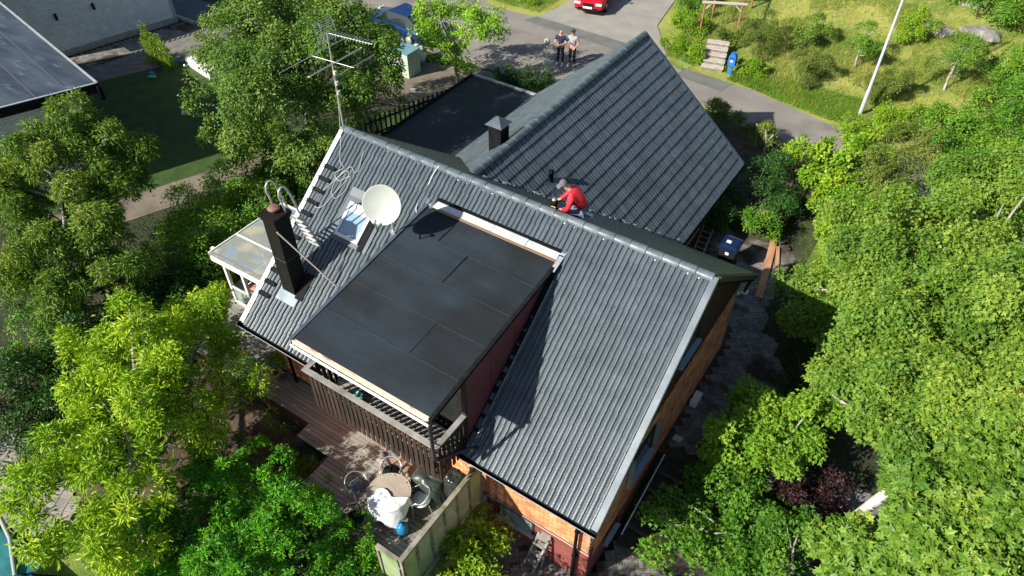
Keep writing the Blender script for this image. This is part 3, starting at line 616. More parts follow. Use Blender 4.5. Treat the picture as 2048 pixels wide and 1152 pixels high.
cb = thing('white_cable', 'white cable running down from the ridge to the upper dormer corner', 'cable', tuple(fc(3.4, 4.2)))
MB().tube(sp([Vector((3.42, 4.75, H+.1)), fc(3.38, 4.6), fc(3.36, 4.3, .05), fc(3.34, 4.0, .05), fc(3.38, 3.82), fc(3.5, 3.7, .1)]), .011, 6).build('cable_run', M_WHITE, cb)
# ------------------------------------------------------------------ dish
ds = thing('satellite_dish', 'large pale round satellite dish standing at the dormer edge', 'satellite dish', (3.1, 2.95, 2.25))
dn = Vector((.3, -.80, .47)).normalized(); dc = Vector((3.54, 2.47, 3.93))
M_DISH = mat('dish_grey_white', (.36, .39, .37), .5, (.41, .44, .42), 2)
prof = [(.47*i/8, .10*(i/8)**2) for i in range(9)]+[(.485, .105), (.485, .09), (.47, .09)]+[(.47*i/8, .10*(i/8)**2-.012) for i in range(8, -1, -1)]
MB().lathe(dc, prof, 40, dn).build('reflector', M_DISH, ds)
dx = dn.cross(Vector((0, 0, 1))).normalized(); dz = dx.cross(dn)
low = dc-dz*.44+dn*.09
MB().tube([low, low-dz*.1+dn*.22, dc+dn*.5-dz*.33], .018, 8).build('feed_arm', M_DISH, ds); MB().lathe(dc+dn*.5-dz*.33, [(0, -.05), (.035, -.05), (.04, .05), (0, .05)], 12, dn).build('feed_horn', M_WHITE, ds)
MB().tube([(3.5, 2.72, 2.72), (3.5, 2.72, 3.5), tuple(dc-dn*.18-dz*.05), tuple(dc-dn*.02)], .028, 10).build('mount_pole', M_ALU, ds)
MB().box((3.5, 2.72, 2.9), (.14, .08, .1)).build('clamp', M_ALU, ds); MB().tube([(3.5, 2.72, 2.8), (3.62, 3.0, 2.9)], .02, 8).build('side_stay', M_ALU, ds)
# ------------------------------------------------------------------ deck, yard, paving
deck = thing('wooden_deck', 'weathered wooden deck along the sunny front and left side of the house', 'deck', (3.5, -.5, DZ))
B('deck_frame', M_DKWOOD, deck, (3.6, 7.7, -2.72, .44, -2.6, DZ-.035), (-2.9, 3.6, -.62, .44, -2.6, DZ-.035), (-3.6, .33, .44, 4.8, -2.6, DZ-.035))
me_dk = {}
def boards(parent, x0, x1, y, w):
    x = x0
    first = random.uniform(1.2, 3.6)
    while x < x1-.05:
        e = min(x1, x+(first if x == x0 else 3.6)); l = round(e-x, 2)
        if l > .1:
            if l not in me_dk: me_dk[l] = boxmesh('deck_board', l-.004, w-.012, .028, .004); me_dk[l].materials.append(M_DECK)
            o = link('deck_board', me_dk[l], parent, Vector((x, y, DZ-.03+random.uniform(-.003, .002)))-wloc(parent))
            o.rotation_euler = (0, 0, random.uniform(-.0008, .0008))
        x = e
y = .32
while y > -2.75:
    xs0 = -2.9 if y > -.6 else (2.5 if y > -1.05 else 3.7); boards(deck, xs0, 7.7, y, .12); y -= .12
y = .44
while y < 4.7: boards(deck, -3.6, .3, y, .12); y += .12
# yard pavers in front (sunk) and path along the right wall
yard = thing('paved_yard', 'grey block paving of the sunken yard and the path round the right side', 'paving', (9.5, -.5, CZ))
mp_ = boxmesh('paver', .266, .128, .055, .006); ms = []
def paver_at(x, y): return gz(x, y)+.005
a = math.radians(38); ca, sa = math.cos(a), math.sin(a)
for i in range(-60, 80):
    for j in range(-60, 130):
        for kk in (0, 1):
            # basket-like herringbone: pairs turned by 90 degrees
            lx = i*.275+(0 if kk == 0 else .0); ly = j*.275
            turn = (i+j) % 2
            px, py = (lx, ly+kk*.1375) if turn == 0 else (lx+kk*.1375, ly)
            X = px*ca-py*sa+9.3; Y = px*sa+py*ca+2
            ok = (7.95 < X < 11.0 and -3.2 < Y < .32) or (10.85 < X < 13.0 and (-3.2 < Y < 1.7 or 4.7 < Y < 14.6) and X < 12.9-1.5*sst(8.5, 11.5, Y)) or (8.3 < X < 10.9 and 9.9 < Y < 14.9)
            if not ok: continue
            rz = a if turn == 0 else a+PI/2
            off = Vector((0, 0, 0)) if turn == 0 else Vector((-math.cos(a+PI/2)*0, 0, 0))
            z = (-2.77 if Y > 4.4 else -3.55) if X > 10.5 or Y < .6 else -2.77
            M = Matrix.Translation((X+(0 if turn == 0 else .137*ca), Y+(0 if turn == 0 else .137*sa), z+random.uniform(-.025, -.015)))@Matrix.Rotation(rz+random.uniform(-.02, .02), 4, 'Z')@Matrix.Rotation(random.uniform(-.012, .012), 4, 'X')
            ms.append(M)
def near(M): t = M.translation; return (t-Vector((9.3, -.4, CZ))).length
pieces(yard, 'paver', mp_, ms, M_PAVER, 300, near)
B('joint_bed', M_SAND, yard, (7.83, 11.2, -4.5, .46, -3.62, -3.52), (11.2, 13.2, -4.5, 1.8, -3.62, -3.52)); B('joint_bed', M_SAND, yard, (10.76, 12.0, 4.45, 14.8, -2.85, -2.757), (12.002, 12.7, 4.45, 8.6, -2.85, -2.757)); B('joint_bed', M_SAND, yard, (7.96, 10.76, 9.2, 15.2, -2.85, -2.747))
# retaining edge under the deck
B('retaining_wall', M_CONC, yard, (7.72, 7.84, -4.4, .42, -3.7, -2.2))
# timber steps on the right
stp = thing('timber_steps', 'broad dark timber garden steps going down beside the right wall', 'steps', (11.8, 3.1, -3.3))
M_SLP = mat('dark_sleeper', (.025, .02, .018), .85, (.045, .04, .034), 5, .006, 40)
for i in range(5):
    y0 = 1.75+i*.55; z = -3.5+(i+1)*.15
    B('tread', M_SLP, stp, (10.95, 13.3, y0, y0+.56, z-.3, z)); B('nosing', mat('worn_sleeper_edge', (.055, .048, .04), .8), stp, (10.95, 13.3, y0-.06, y0-.002, z-.12, z+.008))
MB().tube([(11.02, 1.9, -3.2), (11.02, 4.3, -2.55)], .018, 8).build('edge_rail', M_WHITE, stp)
B('cover', M_WHITE, yard, (10.86, 11.06, 6.35, 6.85, -2.74, -2.55)); B('drain_cover', mat('pale_cover', (.5, .55, .55), .6), yard, (10.95, 11.2, 5.0, 5.2, -2.76, -2.72))
# ------------------------------------------------------------------ sunroom on the left gable
sr = thing('sunroom', 'white framed lean-to sunroom with a translucent roof on the left gable', 'sunroom', (-1.6, 3.1, DZ))
def rz_(x): return -.36+.14*(x+3.45)/3.7
M_POLY = mat('translucent_sheet', (.32, .34, .31), .25, (.5, .48, .36), 1.2, alpha=.72, spec=.7, lo=.42, hi=.6, stretch=(1, 1.8, 1), speck=(2.2, .52, .62, (.30, .38, .46)))
for (x0, x1) in ((-3.42, -1.60), (-1.58, .30)):
    for (y0, y1) in ((1.68, 2.68), (2.72, 3.66), (3.70, 4.6)):
        MB().poly([(x0, y0, rz_(x0)), (x1, y0, rz_(x1)), (x1, y1, rz_(x1)), (x0, y1, rz_(x0))], .012).build('roof_sheet', M_POLY, sr)
for y in (2.7, 3.68): MB().beam((-3.45, y, rz_(-3.45)+.01), (.3, y, rz_(.3)+.01), .05, .035).build('roof_bar', M_WHITE, sr)
MB().beam((-1.59, 1.66, rz_(-1.59)-.03), (-1.59, 4.6, rz_(-1.59)-.03), .04, .05).build('purlin', mat('cream_batten', (.7, .62, .42), .6), sr)
MB().beam((-3.47, 1.6, rz_(-3.47)), (-3.47, 4.66, rz_(-3.47)), .04, .05).beam((-3.47, 4.64, rz_(-3.47)), (.3, 4.64, rz_(.3)), .05, .05).build('edge_bar', M_WHITE, sr)
MB().beam((-3.47, 1.63, rz_(-3.47)-.0), (.3, 1.63, rz_(.3)-.0), .13, .03).build('front_flashing', mat('dull_grey_strip', (.2, .21, .21), .6, (.32, .32, .3), 9), sr)
MB().beam((-3.35, 1.56, rz_(-3.35)-.11), (.3, 1.56, rz_(.3)-.11), .05, .17).build('front_beam', M_WHITE, sr)
MB().beam((-3.75, 1.9, -.52), (-.2, 1.9, -.42), .09, .12).build('beam', M_WHITE, sr)
for x, y in ((-2.85, 1.62), (-2.0, 1.6), (-1.3, 1.6), (-.5, 1.6), (-2.95, 4.5), (-2.95, 3.1)):
    B('post', M_WHITE, sr, (x-.05, x+.05, y-.05, y+.05, DZ, -.5))
for x0, x1 in ((-2.8, -2.06), (-1.95, -1.35), (-1.25, -.56)):
    B('window_rail', M_WHITE, sr, (x0, x1, 1.58, 1.62, -1.45, -1.40)); B('pane', M_GLASS, sr, (x0, x1, 1.597, 1.603, -2.05, -1.46)); B('sill_rail', M_WHITE, sr, (x0, x1, 1.57, 1.63, DZ+.02, DZ+.09))
pc = thing('cushioned_chair', 'garden chair with a red and white cushion inside the sunroom', 'chair', (-2.25, 2.2, DZ))
M_PINK = mat('red_check_cloth', (.5, .14, .13), .9, (.7, .5, .45), 14, .005, 20)
B('seat', M_PINK, pc, (-2.5, -2.0, 1.95, 2.45, -1.75, -1.65)); B('backrest', M_PINK, pc, (-2.5, -2.0, 2.45, 2.53, -1.65, -1.0))
for x in (-2.52, -1.98): MB().tube([(x, 1.95, DZ), (x, 1.95, -1.5), (x, 2.5, -1.45), (x, 2.52, DZ)], .015, 6).build('leg', M_WHITE, pc)
# ------------------------------------------------------------------ things on the deck
def pot_plant(): pass
hs = thing('garden_hose', 'coiled green garden hose lying on the left deck', 'hose', (-.45, -.05, DZ))
P = []
for i in range(150):
    a = i*.33; r = .23+.09*math.sin(i*.61)+.04*math.sin(i*.17); P.append((-.45+r*math.cos(a)*1.35+.07*math.sin(i*.3), -.08+r*math.sin(a)*1.0+.05*math.cos(i*.23), DZ+.02+.0004*i+.01*math.sin(i)))
P += [(-.9, -.35, DZ+.02), (-1.2, -.5, DZ+.02)]
MB().tube(P, .012, 6, smooth if False else True).build('hose_coil', mat('green_hose', (.03, .22, .11), .4), hs)
pt = thing('terracotta_pot', 'round yellow-brown pot with a dead plant by the brick wall', 'pot', (.58, .1, DZ))
MB().lathe((.58, .1, DZ), [(.0, 0), (.11, 0), (.17, .24), (.19, .26), (.19, .3), (.165, .3), (.15, .24), (0, .23)], 20).build('pot_body', mat('ochre_glaze', (.36, .24, .10), .5, (.45, .3, .14), 6), pt)
MB().lathe((.58, .1, DZ), [(0, .235), (.15, .237)], 16).build('potting_soil', M_SOIL, pt)
# table with tarp
tb = thing('round_table', 'round slatted wooden garden table on metal legs, half covered by a white sheet', 'table', (6.08, -1.2, DZ))
tz = -1.42; R_ = .53
k = -R_
M_TT = mat('table_slat_wood', (.34, .28, .22), .7, (.46, .4, .33), 3, .002, 40, stretch=(.4, 1, 1))
while k < R_-.01:
    hw = math.sqrt(max(.0004, R_*R_-max(abs(k), abs(k+.055))**2)); 
    B('slat', M_TT, tb, (6.08-hw, 6.08+hw, -1.2+k, -1.2+k+.05, tz-.02, tz)); k += .0575
MB().tube([(6.08+R_*math.cos(a), -1.2+R_*math.sin(a), tz-.01) for a in np.linspace(0, 2*PI, 33)[:-1]], .018, 6, closed=True).build('rim', M_TT, tb)
for a in (.6, 2.2, 3.7, 5.3): MB().tube([(6.08+.3*math.cos(a), -1.2+.3*math.sin(a), tz-.02), (6.08+.42*math.cos(a), -1.2+.42*math.sin(a), DZ)], .015, 8).build('leg', M_BLACK, tb)
def cloth(name, par, m, f, nx, ny, label=None, th=.004):
    V = [f(i/(nx-1), j/(ny-1)) for j in range(ny) for i in range(nx)]
    F_ = [(j*nx+i, j*nx+i+1, (j+1)*nx+i+1, (j+1)*nx+i) for j in range(ny-1) for i in range(nx-1)]
    b = MB(); b.add(V, F_, True); o = b.build(name, m, par, label); md = o.modifiers.new('thick', 'SOLIDIFY'); md.thickness = th; return o
from mathutils import noise
def tarp(s, t):
    a = -1.15+(s-.5)*.2; x = 5.78+s*1.0; y = -2.0+t*.78; dx = x-6.08; dy = y+1.2+.0
    x += .1*noise.noise(Vector((s*3, t*3, 1))); y += -.1+.12*noise.noise(Vector((s*3, t*3, 5)))+s*.30
    r = math.hypot(x-6.08, y+1.2); z = tz+.03+.05*abs(noise.noise(Vector((x*4, y*4, 2))))+.035*abs(noise.noise(Vector((x*9, y*9, 7))))
    if r > R_: z -= min(.55, (r-R_)*1.6+.0); x -= (x-6.08)*(1-R_/r)*.55; y -= (y+1.2)*(1-R_/r)*.55
    return (x, y, z)
tp = thing('white_sheet', 'crumpled white plastic sheet draped over the front half of the round table', 'sheet', (6.2, -1.6, tz))
cloth('sheet_cloth', tp, mat('white_tarp', (.75, .78, .8), .45, (.85, .86, .87), 5, .004, 12), tarp, 34, 30)
def armchair(x, y, rz, label, seatmat=None, m=M_ALU):
    t = thing('garden_chair', label, 'chair', (0, 0, 0), 'round-backed garden chairs by the table')
    arc = [(.27*math.cos(a), .24*math.sin(a), .66+.14*max(0, math.sin(a))) for a in np.linspace(-.5, PI+.5, 17)]
    MB().tube([(.24, -.22, 0)]+[(.25, -.2, .6)]+arc+[(-.25, -.2, .6), (-.24, -.22, 0)], .013, 8).build('frame_tube', m, t)
    for s in (-1, 1): MB().tube([(s*.2, .2, .44), (s*.22, .27, 0)], .012, 6).build('leg', m, t)
    MB().lathe((0, 0, .43), [(0, 0), (.23, 0), (.235, .015), (.23, .03), (0, .035)], 20).build('seat', seatmat or M_BLACK, t)
    b = MB(); n = 22
    for i in range(n):
        a = .15+(PI-.3)*i/(n-1); b.tube([(.22*math.cos(a), .19*math.sin(a), .47), (.268*math.cos(a), .238*math.sin(a), .66+.14*math.sin(a))], .0035, 4)
    for q in (.3, .55, .8):
        b.tube([((.22+.048*q)*math.cos(a), (.19+.048*q)*math.sin(a), .47+(.19+.14*math.sin(a))*q) for a in np.linspace(.15, PI-.15, 12)], .0035, 4)
    b.build('back_mesh', mat('dark_wicker', (.07, .07, .065), .6), t)
    t.location = (x, y, DZ); t.rotation_euler = (0, 0, rz); return t
armchair(5.62, -.62, .55, 'garden chair with pale round back behind the table, nearest the balcony')
armchair(5.18, -1.42, 1.5, 'garden chair left of the table with a grey cloth on its seat', mat('grey_seat_cloth', (.12, .14, .17), .9))
armchair(5.72, -2.1, 2.6, 'dark garden chair in shade at the near left of the table', m=M_BLACK)  # black frame carries the shade in its colour, same chair otherwise
wc = armchair(6.72, -.8, -.9, 'garden chair right of the table with a white and blue cushion', mat('white_cushion', (.6, .66, .74), .8, (.8, .82, .85), 6))
bt = thing('gas_bottle', 'round blue gas bottle under the near side of the table', 'gas bottle', (6.72, -1.55, DZ))
MB().lathe((6.72, -1.55, DZ), [(0, 0), (.12, 0), (.14, .03), (.15, .15), (.14, .27), (.09, .34), (.04, .36), (.04, .4), (0, .4)], 20).build('bottle_body', mat('blue_enamel', (.02, .2, .42), .25), bt)
MB().tube([(6.78, -1.5, -1.76), (6.72, -1.55, -1.7), (6.66, -1.6, -1.76)], .01, 6).build('valve_guard', M_BLACK, bt)
fc_ = thing('folding_chair', 'folding chair with rusty brown legs and a grey towel hung over it', 'chair', (5.35, -.28, DZ))
for x in (5.12, 5.62): MB().tube([(x, -.5, DZ), (x+.02, -.12, -1.35)], .014, 6).tube([(x, -.05, DZ), (x, -.48, -1.7)], .014, 6).build('leg', mat('rust_brown_tube', (.2, .08, .045), .6), fc_)
B('seat', mat('tan_board', (.45, .3, .2), .8), fc_, (5.05, 5.75, -.42, -.08, -1.72, -1.69))
def towel(s, t): return (5.1+s*.62, -.5+t*.42+.03*math.sin(s*9), -1.58-.22*s+.10*math.sin(t*8+s*3)*.3+.05*noise.noise(Vector((s*5, t*5, 0))))
tw = thing('grey_towel', 'grey towel thrown over the folding chair under the balcony', 'towel', (5.4, -.3, -1.6)); cloth('towel_cloth', tw, mat('grey_cloth', (.16, .16, .18), .95, (.24, .24, .26), 8), towel, 16, 12)
MB().tube([(5.3, -.5, -1.75), (5.45, -.62, -2.0), (5.6, -.6, -2.1)], .025, 6).build('hanging_strap', mat('grey_cloth2', (.09, .09, .1), .95), tw)
# grill under a dark cover
M_COV = mat('green_black_cover', (.028, .04, .036), .35, (.055, .07, .065), 4, .006, 10)
gr = thing('covered_grill', 'large grill under a creased dark green cover beside the balcony corner', 'grill', (6.75, -.15, DZ))
def cover(cx, cy, rx, ry, h, par, ntop=2):
    nx, ny = 44, 16; V = []
    for j in range(ny):
        t = j/(ny-1)
        for i in range(nx):
            a = 2*PI*i/nx; sq = 1/max(abs(math.cos(a)), abs(math.sin(a)))**.75
            if t < .3: k = t/.3; r = k*.85; z = h-.03*k
            else: k = (t-.3)/.7; r = .85+.22*k; z = h-.03-h*k*.93
            r *= 1+.09*noise.noise(Vector((math.cos(a)*3, math.sin(a)*3, k*2+cx)))*(.4+k)+.05*math.sin(a*11+k*2)*k
            z2 = z+.10*noise.noise(Vector((math.cos(a)*r*2+cx, math.sin(a)*r*2, 3)))
            V.append((cx+rx*r*sq*math.cos(a), cy+ry*r*sq*math.sin(a), DZ+max(.01, z2)))
    F_ = [(j*nx+i, j*nx+(i+1) % nx, (j+1)*nx+(i+1) % nx, (j+1)*nx+i) for j in range(ny-1) for i in range(nx)]
    b = MB(); b.add(V, F_, True); return b.build('cover_cloth', M_COV, par)
cover(6.62, -.35, .48, .30, .8, gr); 
MB().tube([(6.35, -.75, DZ+.35), (6.5, -.78, DZ+.38), (6.75, -.72, DZ+.36)], .012, 6).build('handle', M_BLACK, gr)
gr2 = thing('covered_bag', 'shiny black plastic wrapped bundle between the grill and the brick wall', 'bundle', (7.3, -.05, DZ)); o = cover(7.28, -.12, .24, .26, 1.15, gr2); o.data.materials[0] = mat('shiny_black_plastic', (.02, .022, .022), .25, (.05, .052, .05), 6, .01, 9)
MB().tube([(7.1, -.3, DZ+1.0), (7.28, -.36, DZ+1.12), (7.42, -.2, DZ+1.05)], .012, 6).build('tie_cord', M_BLACK, gr2)
# stones / clutter by the fence
for i, (x, y, r) in enumerate(((7.35, -1.15, .08), (7.45, -1.0, .07), (7.4, -1.35, .09), (7.28, -.95, .06), (7.5, -1.25, .07))):
    b = MB(); n = 8
    b.lathe((x, y, DZ), [(0, 0), (r, 0), (r*1.1, r*.5), (r*.7, r), (0, r*1.1)], n); st_ = b.build('round_stone', mat('river_stone', (.2, .19, .18), .8, (.32, .3, .28), 9)); tag(st_, ('small grey stone on the deck by the glass fence, middle one', 'grey stone nearest the grill beside the glass fence', 'largest grey stone by the glass fence, nearest the viewer', 'smallest grey stone, farthest from the glass fence', 'grey stone touching the glass fence')[i], 'stone', 'stones by the glass fence')
# glass fence
gf = thing('glass_fence', 'wooden framed glass fence with green algae between deck and lower yard', 'fence', (7.76, -1.2, -2.2))
M_AGL = mat('algae_glass', (.45, .55, .35), .3, (.3, .46, .12), 2.2, alpha=.8, spec=.6, speck=(5, .5, .62, (.42, .5, .4)))
M_MOSSW = mat('mossy_wood', (.19, .175, .135), .9, (.32, .30, .25), 3, .005, 30, speck=(4, .52, .64, (.13, .17, .05)))
y0, y1 = -2.62, .28; n = 6; st_ = (y1-y0)/n
B('top_rail', M_MOSSW, gf, (7.71, 7.82, y0-.05, y1+.04, -.62, -.55)); B('bottom_rail', M_MOSSW, gf, (7.71, 7.81, y0, y1, -2.28, -2.18))
for i in range(n+1): B('post', M_MOSSW, gf, (7.73, 7.80, y0+i*st_-.035, y0+i*st_+.035, -2.18, -.621))
for i in range(n): B('pane', M_AGL, gf, (7.76, 7.768, y0+i*st_+.036, y0+(i+1)*st_-.036, -2.17, -.63))
B('top_rail', M_MOSSW, gf, (7.1, 7.705, -2.71, -2.61, -.62, -.55)); B('pane', M_AGL, gf, (7.17, 7.68, -2.664, -2.656, -2.17, -.63)); B('post', M_MOSSW, gf, (7.1, 7.16, -2.7, -2.63, -2.3, -.621))
# planter boards below the fence on the yard side
pl = thing('plank_bed_edge', 'weathered plank edging of the small bed below the glass fence', 'edging', (8.5, .0, CZ))
for i in range(3): MB().beam((7.95+.05*i, -1.9, CZ+.05+.06*i), (8.55+.05*i, .1, CZ+.05+.06*i), .04, .05).build('plank', M_GREYWOOD, pl)
# step ladder leaning at the wall
sl = thing('step_ladder', 'old wooden step ladder leaning against the red plinth by the basement window', 'ladder', (9.5, .05, CZ))
def rail(a, c, w=.06, h=.03): return MB().beam(a, c, w, h)
T0, T1 = Vector((9.45, .36, -2.3)), Vector((9.76, .37, -2.26)); B0, B1 = Vector((9.27, -.04, -3.52)), Vector((9.58, -.16, -3.52))
for a, c in ((T0, B0), (T1, B1)): rail(a, c).build('front_rail', M_GREYWOOD, sl)
C0, C1 = B0+Vector((.1, .28, .0)), B1+Vector((.1, .3, 0))
for a, c in ((T0, C0), (T1, C1)): rail(a+Vector((0, -.02, -.05)), c, .05, .025).build('rear_rail', M_GREYWOOD, sl)
for t in (.04, .27, .5, .74):
    a = T0.lerp(B0, t); c = T1.lerp(B1, t); MB().beam(a, c, .15 if t > .1 else .26, .025).build('step', M_GREYWOOD, sl)
for t in (.45, .85): MB().beam(T0.lerp(C0, t), T1.lerp(C1, t), .04, .02).build('brace', M_GREYWOOD, sl)
shoe = thing('shoe', 'single dark shoe with a white sole lying in the lower yard', 'shoe', (8.62, -.95, CZ))
MB().lathe((8.62, -.95, CZ+.03), [(.0, 0), (.05, 0), (.055, .04), (.03, .09), (0, .09)], 12).box((8.66, -1.02, CZ+.05), (.1, .18, .06)).build('upper', M_BLACK, shoe); B('sole', M_WHITE, shoe, (8.56, 8.72, -1.12, -.9, CZ+.0, CZ+.025))
st_ = MB().lathe((8.3, .15, CZ), [(0, 0), (.07, .0), (.1, .03), (.07, .08), (0, .09)], 10).build('pale_stone', mat('pale_stone_mat', (.5, .48, .42), .8)); tag(st_, 'pale flat stone at the foot of the plinth below the window', 'stone')
wr_ = thing('wire_coil', 'tangle of pale wire hanging on the plinth beside the glass fence', 'wire', (7.98, .3, -2.4)); P = [(7.98+.1*math.cos(i*.7)+.03*math.sin(i), .3+.05*math.sin(i*1.1), -2.45+.14*math.sin(i*.7)) for i in range(30)]
MB().tube(P, .007, 5).build('coil', mat('tan_wire', (.5, .38, .25), .6), wr_)
# ------------------------------------------------------------------ right side things
wb = thing('wheelie_bin', 'dark wheelie bin with a blue lid standing in shade by the wing wall', 'bin', (9.45, 12.7, -2.75))
M_BIN = mat('dark_bin_plastic', (.012, .014, .018), .45); M_BLID = mat('blue_lid_plastic', (.004, .014, .055), .4)
b = MB(); v = []
for (s, z) in ((.23, -2.72), (.29, -1.75)):
    v += [(9.45-s, 12.7-s*1.15, z), (9.45+s, 12.7-s*1.15, z), (9.45+s, 12.7+s*1.15, z), (9.45-s, 12.7+s*1.15, z)]
b.add(v, [(3, 2, 1, 0), (4, 5, 6, 7), (0, 1, 5, 4), (1, 2, 6, 5), (2, 3, 7, 6), (3, 0, 4, 7)]); b.build('bin_body', M_BIN, wb)
b = MB(); b.b2(9.13, 9.77, 12.34, 13.08, -1.75, -1.69); b.add([(9.16, 12.38, -1.69), (9.74, 12.38, -1.69), (9.74, 13.02, -1.69), (9.16, 13.02, -1.69), (9.24, 12.5, -1.64), (9.66, 12.5, -1.64), (9.66, 12.94, -1.62), (9.24, 12.94, -1.62)], [(4, 5, 6, 7), (0, 1, 5, 4), (1, 2, 6, 5), (2, 3, 7, 6), (3, 0, 4, 7)]); ll = b.build('lid', M_BLID, wb)
B('label_sticker', M_WHITE, ll, (9.28, 9.44, 12.62, 12.76, -1.638, -1.622)); B('label_sticker', M_WHITE, wb, (9.4, 9.52, 12.36, 12.375, -1.95, -1.85)); MB().tube([(9.2, 13.12, -1.72), (9.7, 13.12, -1.72)], .02, 8).build('handle', M_BIN, wb)
for x in (9.22, 9.68): MB().lathe((x, 13.0, -2.65), [(0, -.03), (.1, -.03), (.1, .03), (0, .03)], 16, (1, 0, 0)).build('wheel', M_BLACK, wb)
M_OW = mat('orange_plank', (.35, .17, .09), .7, (.5, .27, .15), 2, .003, 40, stretch=(2, .3, 1), speck=(3, .6, .7, (.18, .1, .06)))
o = MB().beam((10.35, 15.3, -2.66), (11.0, 11.8, -2.70), .24, .05).build('plank', M_OW); tag(o, 'long wide orange-brown plank lying on the paving, the longer of the two', 'plank')
o = MB().beam((10.65, 14.7, -2.68), (11.3, 12.7, -2.71), .12, .06).build('plank', M_OW); tag(o, 'short narrow brown plank lying beside the grass, right of the wide one', 'plank')
al = thing('leaning_ladder', 'grey aluminium ladder lying along the wall of the rear wing', 'ladder', (8.4, 12.9, -2.6))
for dx_ in (0, .36): MB().beam((8.06+dx_, 14.0, -2.25+.0*dx_), (8.3+dx_, 12.2, -2.62), .03, .06).build('rail', M_ALU, al)
for i in range(7): t = (i+.5)/7; MB().beam((8.06+.24*t, 14.0-1.8*t, -2.25-.37*t), (8.42+.24*t, 14.0-1.8*t, -2.25-.37*t), .03, .025).build('rung', M_ALU, al)
wl = thing('wall_lamp', 'white wall lamp on the back right corner of the house', 'lamp', (10.8, 9.15, -.35))
B('bracket', M_WHITE, wl, (10.76, 10.84, 9.05, 9.2, -.45, -.3)); MB().box((10.93, 9.18, -.34), (.2, .15, .09), X=(1, .3, -.3)).build('lamp_head', M_WHITE, wl); MB().box((10.93, 9.3, -.22), (.05, .04, .12), X=(1, .3, -.3)).build('sensor', M_WHITE, wl)
# ------------------------------------------------------------------ white brick neighbour house
nh = thing('white_brick_house', 'low white brick house with a dark felt flat roof on the left', 'house', (-17, 5, -2.8))
c0 = Vector((-12.45, 4.55, 0)); dA = Vector((-1.25, -3.1, 0)).normalized(); dB = Vector((-8.9, 1.75, 0)).normalized()
nA = Vector((dA.y*-1, dA.x, 0)); nA = nA if nA.x > 0 else -nA; nB = Vector((-dB.y, dB.x, 0)); nB = nB if nB.y > 0 else -nB
P0 = c0; P1 = c0+dA*9; P3 = c0+dB*11.5; P2 = P1+dB*11.5
RZ = 1.35
MB().poly([(p.x, p.y, RZ) for p in (P0, P3, P2, P1)], .06).build('flat_roof', mat('pale_worn_felt', (.03, .045, .07), .75, (.065, .085, .115), 1.0, .004, 60, detail=8, stretch=(.5, 2, 1), speck=(2.5, .6, .75, (.10, .125, .16)), spec=.15), nh)
for i in range(9):
    a = P0+dA*i+dB*.1; e = a+dB*11; MB().beam((a.x, a.y, RZ+.004), (e.x, e.y, RZ+.004), .06, .012).build('felt_seam', mat('felt_seam_mat', (.07, .08, .1), .6), nh)
MB().beam(P0+Vector((0, 0, RZ-.13)), P1+Vector((0, 0, RZ-.13)), .06, .36).beam(P0+Vector((0, 0, RZ-.13))+nB*.0, P3+Vector((0, 0, RZ-.13)), .06, .36).build('fascia', M_BLACK, nh)
MB().beam(P0+Vector((0, 0, RZ+.05)), P1+Vector((0, 0, RZ+.05)), .08, .03).beam(P0+Vector((0, 0, RZ+.05)), P3+Vector((0, 0, RZ+.05)), .08, .03).build('edge_trim', M_ZINC, nh)
B('gutter_outlet', M_BLACK, nh, (-12.45, -12.35, 4.45, 4.6, .75, 1.3))
q0 = P0+dA*.45+dB*.45; q1 = P1-dA*.3+dB*.45
wA = MB().beam(Vector((*q0.xy, -.8))-nA*.12, Vector((*q1.xy, -.8))-nA*.12, .2, 4.0).build('wall', M_WMORTAR, nh)
brickwall(wA, Vector((*q1.xy, 0))+nA*-.022, -dA, nA, 8.2, -2.7, RZ-.2, 0, M_WBRICK, .25, .09, proud=.012)
q3 = q0+dB*11
wB = MB().beam(Vector((*q0.xy, -.8))-nB*.12, Vector((*q3.xy, -.8))-nB*.12, .2, 4.0).build('wall', M_WMORTAR, nh)
# rear block wall
r0 = Vector((-24.3, 7.3, 0)); r1 = Vector((-22.75, 14.7, 0)); dR = (r1-r0).normalized(); nR = Vector((dR.y, -dR.x, 0))
wC = MB().beam(Vector((*r0.xy, -.6))-nR*.12, Vector((*r1.xy, -.6))-nR*.12, .2, 4.0).build('wall', M_WMORTAR, nh)
brickwall(wC, Vector((*r0.xy, 0))-nR*.022, dR, nR, (r1-r0).length, -2.2, 1.4, 0, M_WBRICK, .25, .09, proud=.012)
rb = r1-nR*6; MB().beam(Vector((*r1.xy, -.6))-dR*.1, Vector((*rb.xy, -.6))-dR*.1, .2, 4.0).build('wall', M_WMORTAR, nh)
MB().poly([(*(r0+nR*.4-dR).xy, 1.5), (*(r1+nR*.4+dR*.4).xy, 1.5), (*(r1-nR*6+dR*.4).xy, 1.5), (*(r0-nR*6-dR).xy, 1.5)], .3).build('flat_roof', M_BLACK, nh)
MB().beam(Vector((*r0.xy, -2.45))+nR*.01, Vector((*r1.xy, -2.45))+nR*.01, .06, .5).build('plinth', M_CONC, nh)
for t in (1.9, 3.7): a = r0+dR*t+nR*.03; MB().box((a.x, a.y, -.55+.0*t), (.1, .12, .3), X=dR, Y=nR).build('wall_vent', M_BLACK, nh)
